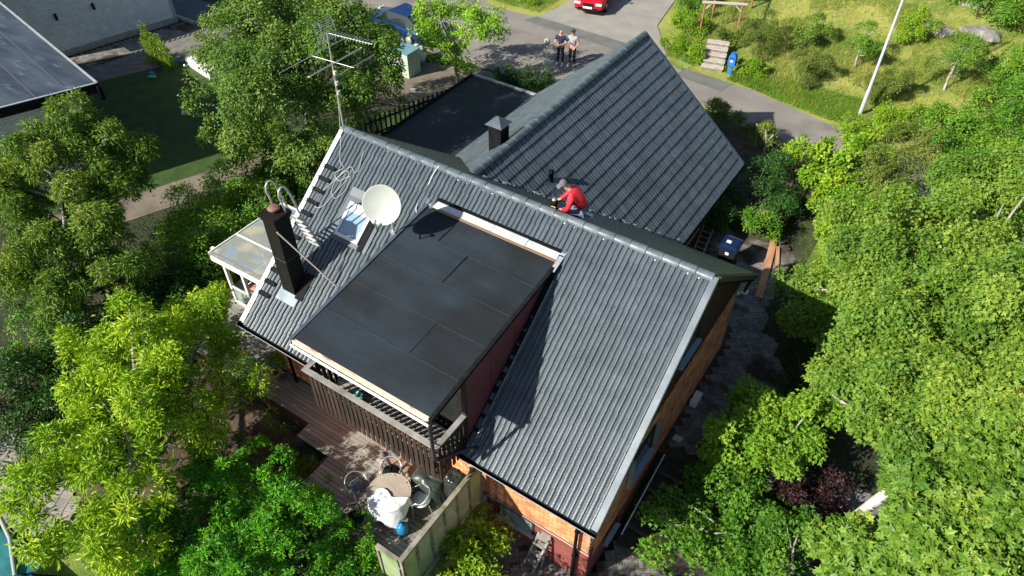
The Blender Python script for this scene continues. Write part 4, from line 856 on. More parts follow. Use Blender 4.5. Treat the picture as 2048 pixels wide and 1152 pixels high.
# path between them with border stones
pth = sheet('path', [(-23.2, 8.4), (-21.9, 14.9), (-20.6, 14.4), (-18.0, 13.2), (-20.6, 7.4)], -2.47, mat('grey_path_slabs', (.13, .125, .12), .9, (.2, .19, .175), 3, .004, 40))
ppv = thing('paved_path', 'strip of grey path pavers along the white brick wall', 'path', (-22.3, 11.5, -2.47)); ms = []
for i in range(60):
    for j in range(8):
        P = r0+dR*(i*.14+.2)+nR*(.35+j*.21+(.1 if i % 2 else 0)); ms.append(frame((P.x, P.y, -2.475), nR, -dR) @ Matrix.Rotation(0, 4, 'Z'))
for M in ms: 
    pass
ms = [frame(M.translation, nR, Vector((0, 0, 1)).cross(nR)) for M in ms]
pieces(ppv, 'paver', boxmesh('paver', .2, .13, .05, .006), ms, M_PAVER, 0)
# terrace block, planter, white low wall, ball, toy
M_SLATE = mat('blue_grey_slab', (.07, .085, .1), .8, (.11, .13, .15), 3)
tr_ = thing('terrace_step', 'blue-grey slab terrace with a kerb behind the white house', 'terrace', (-21.8, 16.0, -2.45)); B('slab', M_SLATE, tr_, (-25.0, -21.6, 15.0, 17.0, -2.45, -2.3)); B('kerb', M_CONC, tr_, (-21.55, -21.4, 14.9, 17.1, -2.45, -2.28), (-25, -21.6, 14.8, 14.95, -2.45, -2.28))
sheet('driveway', [(-21, 14.6), (-17.6, 13.0), (-14.8, 14.0), (-16, 18.6), (-21.2, 18.8)], -2.455, M_ASPH3)
tag(MB().beam((-18.15, 11.9, -2.25), (-15.9, 11.5, -2.25), .5, .45).build('low_wall', M_WHITE), 'low white rendered wall block half hidden behind the big tree', 'wall')
lb = thing('lawn_ball', 'white ball lying on the shaded lawn', 'ball', (-14.4, 8.5, -2.4)); MB().lathe((-14.4, 8.5, -2.4), [(.11*math.sin(a), -.11*math.cos(a)) for a in np.linspace(0, PI, 9)], 14).build('ball_skin', M_WHITE, lb)
ty = thing('toy_spade', 'small blue and green toy on the lawn near the thujas', 'toy', (-18.6, 10.0, -2.4)); MB().box((-18.6, 10.0, -2.36), (.3, .16, .12)).build('toy_body', mat('toy_blue', (.02, .2, .6), .4), ty); MB().box((-18.45, 9.85, -2.4), (.34, .18, .06), X=(1, .4, 0)).build('toy_tray', mat('toy_green', (.15, .5, .2), .4), ty)
pst = thing('garden_lamp', 'short black garden lamp post beside the low white wall', 'lamp', (-16.6, 10.6, -2.5)); MB().tube([(-16.6, 10.6, -2.5), (-16.6, 10.6, -1.7)], .035, 8).build('post', M_BLACK, pst); MB().lathe((-16.6, 10.6, -1.7), [(.03, 0), (.07, .02), (.07, .12), (0, .16)], 12).build('lamp_head', M_ALU, pst)
# fence of vertical pickets left of the garage
pf = thing('picket_fence', 'dark vertical board fence behind the flat-roofed garage', 'fence', (-5.6, 13, -2.5))
n = 21
for i in range(n):
    t = i/(n-1); x = -6.2+t*1.5; y = 11.2+t*4.6; MB().box((x, y, -1.95), (.09, .03, 1.1), X=(.3, 1, 0), Y=(-1, .3, 0)).build('picket', mat('olive_brown_board', (.05, .045, .03), .85, (.09, .08, .05), 6), pf)
MB().beam((-6.2, 11.2, -2.2), (-4.7, 15.8, -2.2), .03, .08).beam((-6.2, 11.2, -1.65), (-4.7, 15.8, -1.65), .03, .08).build('rail', M_DKWOOD, pf)
# striped shed, white bag
sh = thing('striped_shed', 'pale green ribbed garden box between the big tree and the young tree', 'shed', (-8.9, 17.2, -2.5))
M_PG = mat('pale_green_paint', (.42, .55, .42), .6, (.5, .62, .5), 3)
B('core', M_SOIL, sh, (-9.65, -8.25, 16.75, 17.55, -2.5, -1.3))
for i in range(9): B('slat', M_PG, sh, (-9.7, -8.2, 16.7, 16.73, -2.48+i*.13, -2.37+i*.13), (-8.24, -8.21, 16.74, 17.6, -2.48+i*.13, -2.37+i*.13))
B('lid', mat('blue_green_lid', (.15, .3, .35), .5), sh, (-9.75, -8.15, 16.65, 17.65, -1.3, -1.25))
wbg = thing('white_sack', 'white sack standing behind the ribbed garden box', 'sack', (-9.0, 18.4, -2.4)); MB().lathe((-9.0, 18.4, -2.47), [(0, 0), (.35, .0), (.42, .3), (.38, .65), (.2, .8), (0, .78)], 14).build('sack_body', M_WHITE, wbg); MB().lathe((-9.0, 18.4, -1.7), [(.06, 0), (.14, .1), (0, .08)], 10).build('sack_neck', M_WHITE, wbg)
for i, (x, y) in enumerate(((-5.6, 18.0), (-5.1, 17.6), (-7.3, 15.9))): tag(MB().box((x, y, -2.44), (.3, .2, .09), X=(1, .4*i, 0)).build('pale_block', M_CONC), ('pale paving block on the soil behind the garage, the far one', 'pale paving block on the soil nearest the garage edge', 'pale slab lying on the grass strip left of the garage')[i], 'block')
# ------------------------------------------------------------------ street things
def sign_():
    t = thing('street_sign', 'small round-topped sign on a thin grey pole beside the two men', 'sign', (-3.3, 21.3, -2.45))
    MB().tube([(-3.3, 21.3, -2.45), (-3.3, 21.3, -1.1)], .025, 8).build('pole', M_ALU, t); MB().lathe((-3.3, 21.28, -1.1), [(0, -.012), (.16, -.012), (.16, .012), (0, .012)], 18, (.5, -1, .3)).build('sign_plate', mat('grey_plate', (.3, .31, .31), .5), t)
sign_()
lp = thing('lamp_post', 'tall pale grey street lamp post at the edge of the road', 'lamp post', (10.7, 25.5, -2.5))
MB().tube([(10.68, 25.5, -2.6), (10.68, 25.5, -1.3), (10.68, 25.5, -1.28), (10.68, 25.5, 5.4)], [.09, .085, .065, .045], 12).build('pole', mat('galvanised_post', (.42, .45, .48), .45, (.5, .53, .56), 3, metal=.1), lp)
MB().tube([(10.68, 25.5, 5.3), (10.4, 25.1, 5.6), (9.9, 24.5, 5.65)], .03, 8).build('arm', M_ALU, lp); MB().box((9.7, 24.3, 5.65), (.5, .22, .1), X=(1, .9, 0)).build('lamp_head', M_ALU, lp)
mb = thing('mailbox', 'bright blue mailbox at the foot of the garden steps', 'mailbox', (4.42, 25.75, -2.45))
M_MBX = mat('mail_blue', (.02, .17, .55), .4)
b = MB(); prof = [(-.17, 0), (.17, 0), (.17, .38), (.12, .5), (0, .55), (-.12, .5), (-.17, .38)]
b.add([(4.42+x, 25.6, -2.0+z*1.15) for x, z in prof]+[(4.42+x, 25.9, -2.0+z*1.15) for x, z in prof], [tuple(range(7)), tuple(range(13, 6, -1))]+[(i, i+7, (i+1) % 7+7, (i+1) % 7) for i in range(7)]); b.build('box_body', M_MBX, mb)
B('slot_flap', mat('mail_blue_dark', (.01, .08, .3), .4), mb, (4.3, 4.54, 25.585, 25.6, -1.62, -1.55)); B('stand', M_MBX, mb, (4.34, 4.5, 25.7, 25.8, -2.5, -2.0)); B('label_plate', M_WHITE, mb, (4.36, 4.48, 25.588, 25.599, -1.78, -1.7))
gs = thing('garden_steps', 'pale concrete garden steps climbing from the road', 'steps', (3.5, 26.1, -2.45))
dS = Vector((1.07, .29, 0)).normalized(); uS = Vector((-.29, 1.07, 0)).normalized()
for i in range(5):
    c = Vector((3.55, 25.6, 0))+uS*(i*.36+.18); z = -2.45+(i+1)*.15
    MB().box((c.x, c.y, z-.33), (1.0, .38, .6), X=dS, Y=uS).build('riser', mat('stained_concrete', (.17, .145, .115), .95, (.27, .235, .19), 5), gs); MB().box((c.x, c.y-.03, z-.015), (1.08, .36, .05), X=dS, Y=uS).build('step', M_CONC, gs)
pg = thing('wood_arbour', 'rusty brown garden arbour of posts with a pale crossbeam above the steps', 'arbour', (2.2, 30, -2.2))
M_RW = mat('rust_wood', (.26, .11, .06), .85, (.36, .17, .1), 5)
pp = [(1.62, 28.5), (3.3, 29.3), (1.35, 30.8), (3.1, 31.6)]
for x, y in pp: MB().beam((x, y, gz(x, y)-.1), (x, y, -.55), .09, .09).build('post', M_RW, pg)
MB().beam((1.5, 28.4, -.5), (3.5, 29.4, -.5), .1, .09).build('crossbeam', mat('pale_beam', (.55, .48, .4), .8), pg); MB().beam((1.3, 30.75, -.5), (3.2, 31.65, -.5), .08, .08).beam((1.6, 28.5, -.44), (1.35, 30.8, -.44), .07, .07).beam((3.3, 29.3, -.44), (3.1, 31.6, -.44), .07, .07).build('rear_beam', M_RW, pg)
MB().beam((1.62, 28.5, -.9), (1.95, 28.66, -.55), .06, .05).beam((3.3, 29.3, -.9), (2.95, 29.15, -.55), .06, .05).build('brace', mat('pale_beam', ()), pg) if 'pale_beam' in MATS else None
MB().tube([(2.25, 24.9, -2.5), (2.25, 24.9, -1.6)], .02, 6).build('marker_post', mat('green_post', (.02, .3, .15), .5)); tag(bpy.data.objects['marker_post'], 'thin green marker post at the left of the garden steps', 'post')
def rock(x, y, r, lab):
    b = MB(); V = []; n, m_ = 12, 7
    for j in range(m_):
        for i in range(n):
            a = 2*PI*i/n; p = PI*j/(m_-1); v = Vector((math.sin(p)*math.cos(a)*r*1.3, math.sin(p)*math.sin(a)*r*.8, math.cos(p)*r*.5)); v *= 1+.35*noise.noise(v*2/r+Vector((x, y, 0))); V.append(v+Vector((x, y, gz(x, y)+.05)))
    b.add(V, [(j*n+i, j*n+(i+1) % n, (j+1)*n+(i+1) % n, (j+1)*n+i) for j in range(m_-1) for i in range(n)]); tag(b.build('boulder', mat('grey_boulder', (.16, .155, .14), .9, (.27, .26, .23), 4, .02, 12)), lab, 'rock')
rock(11.9, 33.3, .7, 'grey boulder half buried in dry grass, left one on the slope'); rock(13.9, 33.8, .75, 'grey boulder with a pale top in dry grass, right one on the slope'); rock(13.0, 36.2, .5, 'small grey rock at the foot of the dense bush at the top')
# bottom-left canopy of a swing seat
sw = thing('swing_seat', 'garden swing with a teal canopy and grey frame at the bottom left corner', 'swing', (.4, -7.6, -2.5))
M_TEAL = mat('teal_fabric', (.01, .13, .15), .7, (.02, .2, .22), 4)
def canopy(s, t): return (-.6+s*2.0, -8.3+t*1.35+.12*s, -.75+.14*math.sin(PI*s)+.05*math.sin(PI*t)+.02*math.sin(s*20))
cloth('canopy', sw, M_TEAL, canopy, 20, 10)
MB().tube([(-.7, -6.9, -.7), (1.45, -6.78, -.72)], .028, 8).build('canopy_rail', M_BLACK, sw)
for x in (-.5, 1.3): MB().tube([(x, -6.4, -2.5), (x, -7.3, -.6), (x, -8.3, -2.5)], .03, 8).build('frame_leg', M_BLACK, sw)
B('seat', M_TEAL, sw, (-.4, 1.2, -7.7, -7.2, -2.1, -2.0)); MB().tube([(-.8, -6.7, -.35), (.4, -7.0, -.5), (1.2, -7.4, -.62)], .05, 8).build('grey_hose_tube', mat('grey_tube', (.3, .32, .32), .4), sw)
# left patio of big pavers
lpv = thing('left_patio', 'patio of square grey paving stones at the left edge', 'paving', (-2, -6.6, -2.5)); ms = []
a = math.radians(28)
for i in range(-14, 14):
    for j in range(-14, 10):
        px, py = i*.30, j*.22+((i % 2)*.11); X = px*math.cos(a)-py*math.sin(a)-2.2; Y = px*math.sin(a)+py*math.cos(a)-6.6
        if -4.5 < X < -.75 and -8.5 < Y < -5.3 and (X+.9)*.4+(Y+6.3) < .7: ms.append(Matrix.Translation((X, Y, -2.49+random.uniform(-.004, .004)))@Matrix.Rotation(a, 4, 'Z'))
pieces(lpv, 'paver', boxmesh('paver', .29, .21, .05, .007), ms, mat('patio_paver', (.24, .22, .2), .9, (.36, .33, .3), 3, .004, 40, rnd=.15), 300)
B('joint_bed', M_SAND, lpv, (-4.6, -.8, -8.5, -5.4, -2.52, -2.468))
MB().beam((1.55, -6.7, -2.42), (3.5, -5.9, -2.42), .09, .1).build('stone_edging', mat('pale_edging', (.4, .35, .3), .9, (.55, .5, .44), 8)); tag(bpy.data.objects['stone_edging'], 'pale stone edging strip between the lawn and the yew hedge', 'edging')
# ------------------------------------------------------------------ foliage
LEAF = {
 'oval': ([(0, 0, 0), (-.27, .45, .10), (0, 1, -.06), (.27, .45, .10)], [(0, 2, 1), (0, 3, 2)]),
 'long': ([(0, 0, 0), (-.15, .45, .05), (0, 1, -.12), (.15, .45, .05)], [(0, 2, 1), (0, 3, 2)]),
 'round': ([(0, 0, 0), (-.36, .3, .07), (-.30, .72, .03), (0, 1, -.05), (.30, .72, .03), (.36, .3, .07)], [(0, 3, 2), (0, 2, 1), (0, 4, 3), (0, 5, 4)]),
 'maple': ([(0, 0, 0), (-.42, .08, .02), (-.22, .32, .05), (-.58, .62, -.04), (-.2, .66, .04), (0, 1.05, -.08), (.2, .66, .04), (.58, .62, -.04), (.22, .32, .05), (.42, .08, .02)], [(0, 2, 1), (0, 4, 2), (2, 4, 3), (0, 5, 4), (0, 6, 5), (0, 8, 6), (8, 7, 6), (0, 9, 8)]),
 'maple3': ([(0, 0, 0), (-.52, .38, -.03), (-.17, .5, .05), (0, 1, -.10), (.17, .5, .05), (.52, .38, -.03)], [(0, 2, 1), (0, 3, 2), (0, 4, 3), (0, 5, 4)]),
 'blade': ([(-.04, 0, 0), (.04, 0, 0), (0, 1, .05)], [(0, 1, 2)]),
}
def unit(a): return a/np.maximum(np.linalg.norm(a, axis=-1, keepdims=True), 1e-9)
def leaves(P, A, Nv, size, shape, rnd):
    lv, lt = LEAF[shape]; lv = np.array(lv); lt = np.array(lt)
    A = unit(A); Bv = unit(np.cross(A, Nv)); Nn_ = np.cross(Bv, A)
    V = P[:, None]+size[:, None, None]*(lv[None, :, 0:1]*Bv[:, None]+lv[None, :, 1:2]*A[:, None]+lv[None, :, 2:3]*Nn_[:, None])
    T = lt[None]+(np.arange(len(P))*len(lv))[:, None, None]
    return V.reshape(-1, 3), T.reshape(-1, 3), np.repeat(rnd, len(lt))
def crown_points(blobs, n, seed, lump=.32, inner=.22, low=-.45, nb=15):
    """clusters on the outer faces of many small lobes that cover each blob: ragged outline, deep gaps between lobes"""
    g = np.random.default_rng(seed); S_ = []
    for bx in blobs:
        c = np.array(bx[:3]); R3 = np.array(bx[3:6]); R_m = R3.mean(); k = max(7, int(nb*min(1.9, max(.7, R_m))))
        d = unit(g.normal(size=(k*4, 3))); d = d[d[:, 2] > low-.1][:k]; rr = R_m*g.uniform(.17, .38, len(d))*(1 if R_m > .5 else 1.3)
        cen = c+d*R3*g.uniform(.6, 1.05, (len(d), 1)); S_ += [(*cen[i], *d[i], rr[i], g.random()) for i in range(len(d))]
        S_.append((*(c+np.array([0, 0, -.1])), 0, 0, 1, R_m*.48, .1))
    S_ = np.array(S_); w = S_[:, 6]**2; pick = g.choice(len(S_), n, p=w/w.sum()); sb = S_[pick]
    d = unit(g.normal(size=(n, 3))+sb[:, 3:6]*.9+np.array([0, 0, .35])); r = sb[:, 6]*np.where(g.random(n) < inner, g.uniform(.3, .9, n), 1-np.abs(g.normal(0, .1, n)))
    d[:, 2] *= .85; C_ = sb[:, :3]+d*r[:, None]; keep = np.ones(n, bool)
    for q in S_:
        keep &= ~((((C_-q[:3])**2).sum(1) < (q[6]*.55)**2) & (g.random(n) < .85))
    return C_[keep], unit(d), sb[:, 7], g, keep
def foliage(name, parent, m, blobs, n, per, shape, size, spread=.16, seed=1, up=.5, droop=.25, lump=.32, inner=.22, low=-.45, nb=15, zmin=-2.45, splay=.9, bias=0., label=None):
    C_, nr, lum, g, kp = crown_points(blobs, n, seed, lump, inner, low, nb); nr = nr[kp]; lum = lum[kp]
    ok = C_[:, 2] > zmin; C_, nr, lum = C_[ok], nr[ok], lum[ok]; k = len(C_)
    o = unit(nr+np.array([0, 0, up])+g.normal(0, .25, (k, 3)))
    crnd = g.random(k)
    Cc = np.repeat(C_, per, 0); O = np.repeat(o, per, 0); N_ = len(Cc)
    rad = unit(np.cross(O, g.normal(size=(N_, 3)))); 
    rr = spread*np.sqrt(g.random(N_)); P = Cc+rad*rr[:, None]+O*g.normal(0, spread*.45, N_)[:, None]
    A = unit(rad*splay+O*g.uniform(-.15, .8, N_)[:, None]-np.array([0, 0, droop])*g.random(N_)[:, None])
    Nv = unit(O+g.normal(0, .38, (N_, 3)))
    sz = size*g.uniform(.65, 1.25, N_)
    rnd = np.clip(.26*np.repeat(crnd, per)+.40*g.random(N_)+.42*np.repeat(lum, per)-.04+bias, 0, 1)
    V, T, R = leaves(P, A, Nv, sz, shape, rnd); off = np.array(wloc(parent)) if parent is not None else 0
    me = rawmesh(name, V-off, T, R); ob = link(name, me, parent, m=m)
    if label: ob['label'] = label
    return ob, C_, g
def branches(name, parent, m, base, top, C_, g, nb=15, r=.09, lean=0):
    b = MB(); base = Vector(base); top = Vector(top); mid = base.lerp(top, .5)+Vector((g.normal(0, .1), g.normal(0, .1), 0))
    b.tube(sp([base, mid, top], 4), [r*(1-.5*i/8) for i in range(9)], 8)
    idx = g.choice(len(C_), min(nb, len(C_)), replace=False); o = b.build('trunk', m, parent)
    for i in idx:
        c = Vector(C_[i]); t = g.uniform(.45, 1); s = base.lerp(top, t); 
        q = s.lerp(c, .5)+Vector((g.normal(0, .12), g.normal(0, .12), g.uniform(-.1, .25)))
        bb = MB(); bb.tube(sp([s, q, c], 3), [r*.42*(1-.75*j/6) for j in range(7)], 5)
        bb.build('branch', m, parent)
def plant(name, label, cat, base, blobs, m, n, per, shape, size, trunk=None, group=None, bm=None, nbr=10, tr=.08, **kw):
    t = thing(name, label, cat, base, group); ob, C_, g = foliage('crown' if trunk is not None else 'foliage', t, m, blobs, n, per, shape, size, **kw)
    if trunk is not None: branches('trunk', t, bm or M_BARK, base, trunk, C_, g, nbr, tr)
    elif nbr:
        for i in range(3):
            c = Vector(C_[g.integers(len(C_))]); MB().tube(sp([Vector(base), Vector(base).lerp(c, .5)+Vector((0, 0, .1)), c], 2), [.03, .027, .022, .015, .01], 5).build('stem', bm or M_DKBARK, t)
    return t
L_MAPLE = leafmat('maple_leaf', (.05, .14, .012), (.15, .275, .026), (.33, .42, .055))
L_MAPLE2 = leafmat('maple_leaf_fresh', (.09, .22, .014), (.19, .36, .022), (.34, .48, .05))
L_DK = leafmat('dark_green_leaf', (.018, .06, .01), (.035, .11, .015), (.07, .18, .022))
L_PURPLE = leafmat('purple_leaf', (.022, .01, .012), (.045, .018, .02), (.08, .035, .035))
L_YEL = leafmat('yellow_green_leaf', (.12, .27, .006), (.29, .46, .012), (.55, .62, .03))
L_YEW = leafmat('yew_green', (.025, .13, .005), (.09, .34, .008), (.24, .52, .015), .15)
L_PEAR = leafmat('pear_leaf', (.045, .115, .014), (.12, .235, .024), (.28, .33, .055))
L_ASH = leafmat('ash_leaf', (.05, .13, .012), (.14, .25, .022), (.36, .39, .05))
L_YOUNG = leafmat('young_tree_leaf', (.12, .27, .01), (.25, .46, .02), (.4, .56, .05))
L_BUSH = leafmat('bush_leaf', (.045, .14, .01), (.11, .265, .016), (.28, .40, .035))
L_OLIVE = leafmat('olive_bush_leaf', (.07, .12, .016), (.15, .21, .03), (.29, .29, .07))
L_BRIGHT = leafmat('bright_shrub_leaf', (.09, .21, .008), (.2, .35, .012), (.37, .47, .03))
L_THUJA = leafmat('thuja_green', (.1, .2, .01), (.22, .34, .015), (.34, .42, .03), .15)
# right: big maples
def bigmaple(loc, blobs, n, seed, lab, trunk, size=.108, shp='maple3'):
    t = thing('maple_tree', lab, 'tree', loc, 'big maples along the right side')
    ob, C_, g = foliage('crown', t, L_MAPLE, blobs, n, 14, shp, size, .2, seed, up=.75, droop=.35, lump=.3, inner=.2, low=-.3, nb=17, zmin=-2.3, splay=.9)
    branches('trunk', t, M_BARK, loc, trunk, C_, g, 16, .2)
    f2 = foliage('seed_clusters', t, leafmat('yellow_seed', (.35, .42, .03), (.5, .5, .05), (.62, .58, .09)), blobs, n//40, 4, 'long', .06, .04, seed, up=1, zmin=0, low=.2, inner=0, nb=17)[0]; f2['kind'] = 'stuff'
    return t, C_
mp1, C1 = bigmaple((16.6, 5.2, -2.7), [(16.21, 5.21, 1.80, 1.37, 1.37, 1.16), (17.16, 4.74, 2.60, 1.55, 1.55, 1.32), (15.39, 6.37, 0.80, 1.17, 1.17, 0.99), (14.60, 7.33, 0.00, 0.89, 0.89, 0.76), (15.9, 5.9, 0.60, 0.7, 0.7, 0.6)], 8600, 11, 'large maple with dense pale green leaves, middle of the right edge', (17, 4.8, 1.6))
mp2, C2 = bigmaple((15.8, 11.5, -2.7), [(13.47, 10.66, -0.50, 1.46, 1.46, 1.24), (14.92, 11.99, 0.80, 1.98, 1.98, 1.68), (16.31, 15.86, 0.50, 2.02, 2.02, 1.72), (15.12, 8.06, 0.80, 1.50, 1.50, 1.27), (16.42, 8.82, 1.80, 1.91, 1.91, 1.63), (13.15, 9.58, -0.80, 0.86, 0.86, 0.73), (13.23, 14.21, -0.80, 1.30, 1.30, 1.11), (12.21, 11.06, -1.20, 0.70, 0.70, 0.59)], 10500, 12, 'large maple above the planks, its yellowish tufts beside the road hedge', (16, 11, 1))
mp3, C3 = bigmaple((17.2, 1.2, -2.9), [(17.20, 2.66, 2.20, 1.44, 1.44, 1.22), (16.3, 1.9, 1.00, 0.9, 0.9, 0.75), (15.55, 2.27, 0.20, 0.67, 0.67, 0.57), (17.79, 2.01, 2.50, 1.26, 1.26, 1.07), (16.44, 3.40, 1.60, 0.78, 0.78, 0.67)], 3600, 13, 'large-leaved maple in the bottom right corner', (17.2, 1.4, 1.0), .15, 'maple')
# the nearest big leaves one by one
lm = rawmesh('leaf', np.array([(x, y, z) for x, y, z in LEAF['maple'][0]])*.155, np.array(LEAF['maple'][1])); lm.materials.append(mat('single_maple_leaf', (.12, .22, .035), .45, (.2, .3, .05), 3))
cc = C3[C3[:, 2] > .9]; cc = cc[np.argsort(np.linalg.norm(cc-np.array([13.7, -7.3, 14.4]), axis=1))]
for i in range(260):
    c = cc[(i*3) % len(cc)]; p = Vector(c)+Vector(rng.normal(0, .13, 3).tolist()); p.z += .06
    M = (Matrix.Translation(p)@Matrix.Rotation(rng.uniform(0, 6.28), 4, 'Z')@Matrix.Rotation(rng.normal(-.15, .35), 4, 'X')@Matrix.Rotation(rng.normal(0, .3), 4, 'Y'))
    o = bpy.data.objects.new('leaf', lm); COL.objects.link(o); o.parent = mp3; M.translation = p-Vector(mp3.location); o.matrix_local = M
# yellow seed tufts on maple 2
# dead pale trunk sticking out
dt = thing('broken_trunk', 'pale broken leaning tree trunk rising through the right maples', 'trunk', (15.4, 3.9, -2.6))
MB().tube([(15.3, 3.9, -2.6), (15.62, 4.15, -1.2), (15.95, 4.45, -.1), (16.15, 4.75, .75), (16.22, 5.0, 1.2)], [.15, .13, .12, .10, .05], 10).build('stem', mat('pale_dead_wood', (.42, .38, .33), .85, (.6, .56, .5), 5, .01, 25), dt)
MB().tube([(16.15, 4.75, .75), (16.0, 5.0, 1.25)], [.05, .02], 6).build('stub', MATS['pale_dead_wood'], dt)
# right middle: smaller maples, purple bush, dark shrubs
plant('young_maple', 'young bright green maple with pointed tops beside the path', 'tree', (13.7, 5.0, -2.7), [(12.82, 4.97, -1.00, 0.95, 0.95, 0.81), (14.02, 5.60, -1.00, 1.07, 1.07, 0.91), (12.51, 5.72, -0.60, 0.39, 0.39, 0.33), (13.19, 6.16, -1.00, 0.46, 0.46, 0.39), (12.43, 4.49, -1.40, 0.58, 0.58, 0.49)], L_MAPLE2, 1100, 12, 'maple3', .11, (13.7, 5.2, -1.0), spread=.2, seed=21, lump=.4)
plant('purple_bush', 'dark purple leaved bush between the green shrubs on the right', 'bush', (14.6, 4.0, -2.7), [(14.51, 4.74, -2.20, 0.76, 0.76, 0.65), (13.87, 4.82, -1.60, 0.40, 0.40, 0.34), (15.18, 4.27, -2.30, 0.74, 0.74, 0.63), (14.95, 5.37, -2.20, 0.51, 0.51, 0.44)], L_PURPLE, 700, 12, 'oval', .09, spread=.16, seed=22)
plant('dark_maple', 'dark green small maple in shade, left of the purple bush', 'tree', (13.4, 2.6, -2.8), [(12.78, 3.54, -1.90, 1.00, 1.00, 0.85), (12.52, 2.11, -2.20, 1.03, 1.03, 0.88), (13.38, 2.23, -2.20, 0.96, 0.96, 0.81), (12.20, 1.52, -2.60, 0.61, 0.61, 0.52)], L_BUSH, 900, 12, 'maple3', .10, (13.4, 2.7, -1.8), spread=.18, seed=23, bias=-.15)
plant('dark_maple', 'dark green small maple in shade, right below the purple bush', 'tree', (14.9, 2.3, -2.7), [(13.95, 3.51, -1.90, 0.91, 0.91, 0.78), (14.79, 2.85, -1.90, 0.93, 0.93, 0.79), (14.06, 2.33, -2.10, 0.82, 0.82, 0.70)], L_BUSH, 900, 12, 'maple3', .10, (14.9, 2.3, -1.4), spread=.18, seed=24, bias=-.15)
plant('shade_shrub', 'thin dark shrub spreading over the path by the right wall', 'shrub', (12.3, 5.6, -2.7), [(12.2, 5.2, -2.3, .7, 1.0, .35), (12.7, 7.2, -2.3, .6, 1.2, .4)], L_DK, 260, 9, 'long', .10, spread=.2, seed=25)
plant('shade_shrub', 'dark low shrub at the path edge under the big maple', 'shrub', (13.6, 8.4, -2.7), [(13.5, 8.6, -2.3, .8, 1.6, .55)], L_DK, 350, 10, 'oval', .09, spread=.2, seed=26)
# right top: bushes by the road
R_ = [((11.0, 18.0, -2.5), [(11.28, 18.78, -1.20, 1.14, 1.14, 0.97), (9.78, 19.56, -1.50, 0.69, 0.69, 0.59), (12.0, 16.9, -1.50, 1.0, 1.0, 0.93), (11.92, 21.00, -1.50, 0.89, 0.89, 0.76)], 900, L_BRIGHT, 'round', .12, 'broad yellow-green shrub covering the end of the road'),
 ((12.8, 15.4, -2.5), [(12.7, 15.16, -1.90, 0.97, 0.97, 0.82), (12.0, 16.4, -2.10, 0.46, 0.46, 0.39), (12.9, 13.80, -2.10, 0.51, 0.51, 0.44)], 600, L_BRIGHT, 'round', .11, 'low bright shrub beside the grass verge'),
 ((12.9, 16.6, -2.5), [(13.23, 16.75, -1.20, 0.88, 0.88, 0.75), (12.34, 16.46, -1.40, 0.80, 0.80, 0.68)], 900, L_BUSH, 'oval', .11, 'rounded green shrub between the grass verge shrub and the maple'),
 ((14.9, 22.8, -2.5), [(14.70, 24.53, -1.20, 1.02, 1.02, 0.87), (13.51, 24.53, -1.60, 0.94, 0.94, 0.80)], 900, L_BUSH, 'oval', .11, 'dense green shrub behind the road-end shrubs'),
 ((14.3, 17.4, -2.5), [(13.54, 17.72, -0.80, 1.41, 1.41, 1.20), (13.74, 21.67, -1.20, 1.17, 1.17, 0.99)], 900, L_OLIVE, 'long', .14, 'olive green willow-like shrub above the big maple'),
 ((16.4, 19.5, -2.5), [(15.45, 20.34, -0.50, 1.45, 1.45, 1.23)], 1000, L_BUSH, 'oval', .11, 'tall green shrub at the right edge above the maple'),
 ((17.0, 25.0, -2.5), [(16.02, 25.13, -0.60, 1.40, 1.40, 1.19), (15.88, 30.07, -0.80, 1.11, 1.11, 0.94)], 900, L_BUSH, 'oval', .11, 'dark leafy bush on the right edge of the slope'),
 ((18.0, 15.5, -2.6), [(18.0, 15.6, -.6, 1.7, 1.8, 1.8)], 1000, L_MAPLE, 'maple3', .12, 'maple bush at the right edge between shrubs and big maple'),
 ((11.3, 22.6, -2.4), [(11.73, 24.12, -2.00, 0.86, 0.86, 0.73), (10.77, 23.10, -2.10, 0.60, 0.60, 0.51), (12.84, 25.41, -1.90, 0.65, 0.65, 0.55)], 700, L_BRIGHT, 'oval', .09, 'low ragged hedge below the lamp post'),
 ((13.5, 13.4, -2.6), [(13.6, 13.4, -1.7, .9, 1.0, .9)], 450, L_BRIGHT, 'round', .10, 'small bright bush at the edge of the maple by the planks')]
for i, (lo, bl, n, m, shp, sz, lab) in enumerate(R_):
    plant('shrub', lab, 'shrub', lo, bl, m, n, 11, shp, sz, group='shrubs at the right end of the road', spread=.18, seed=40+i, lump=.35)
plant('dense_bush', 'large dense dark green bush in the top right corner', 'bush', (13.7, 36.5, -1), [(13.6, 36.2, -.1, 2.3, 1.6, 1.5), (16.2, 35.4, .2, 2.0, 1.6, 1.4), (11.8, 37.5, -.2, 1.3, 1.2, 1.1)], L_BUSH, 1700, 10, 'oval', .13, spread=.2, seed=60, lump=.22)
plant('dense_bush', 'green bush at the right edge below the top right corner', 'bush', (17.0, 30.0, -1.5), [(16.9, 29.5, -1.0, 1.6, 2.0, 1.2)], L_BUSH, 900, 10, 'oval', .12, spread=.2, seed=61, lump=.25)
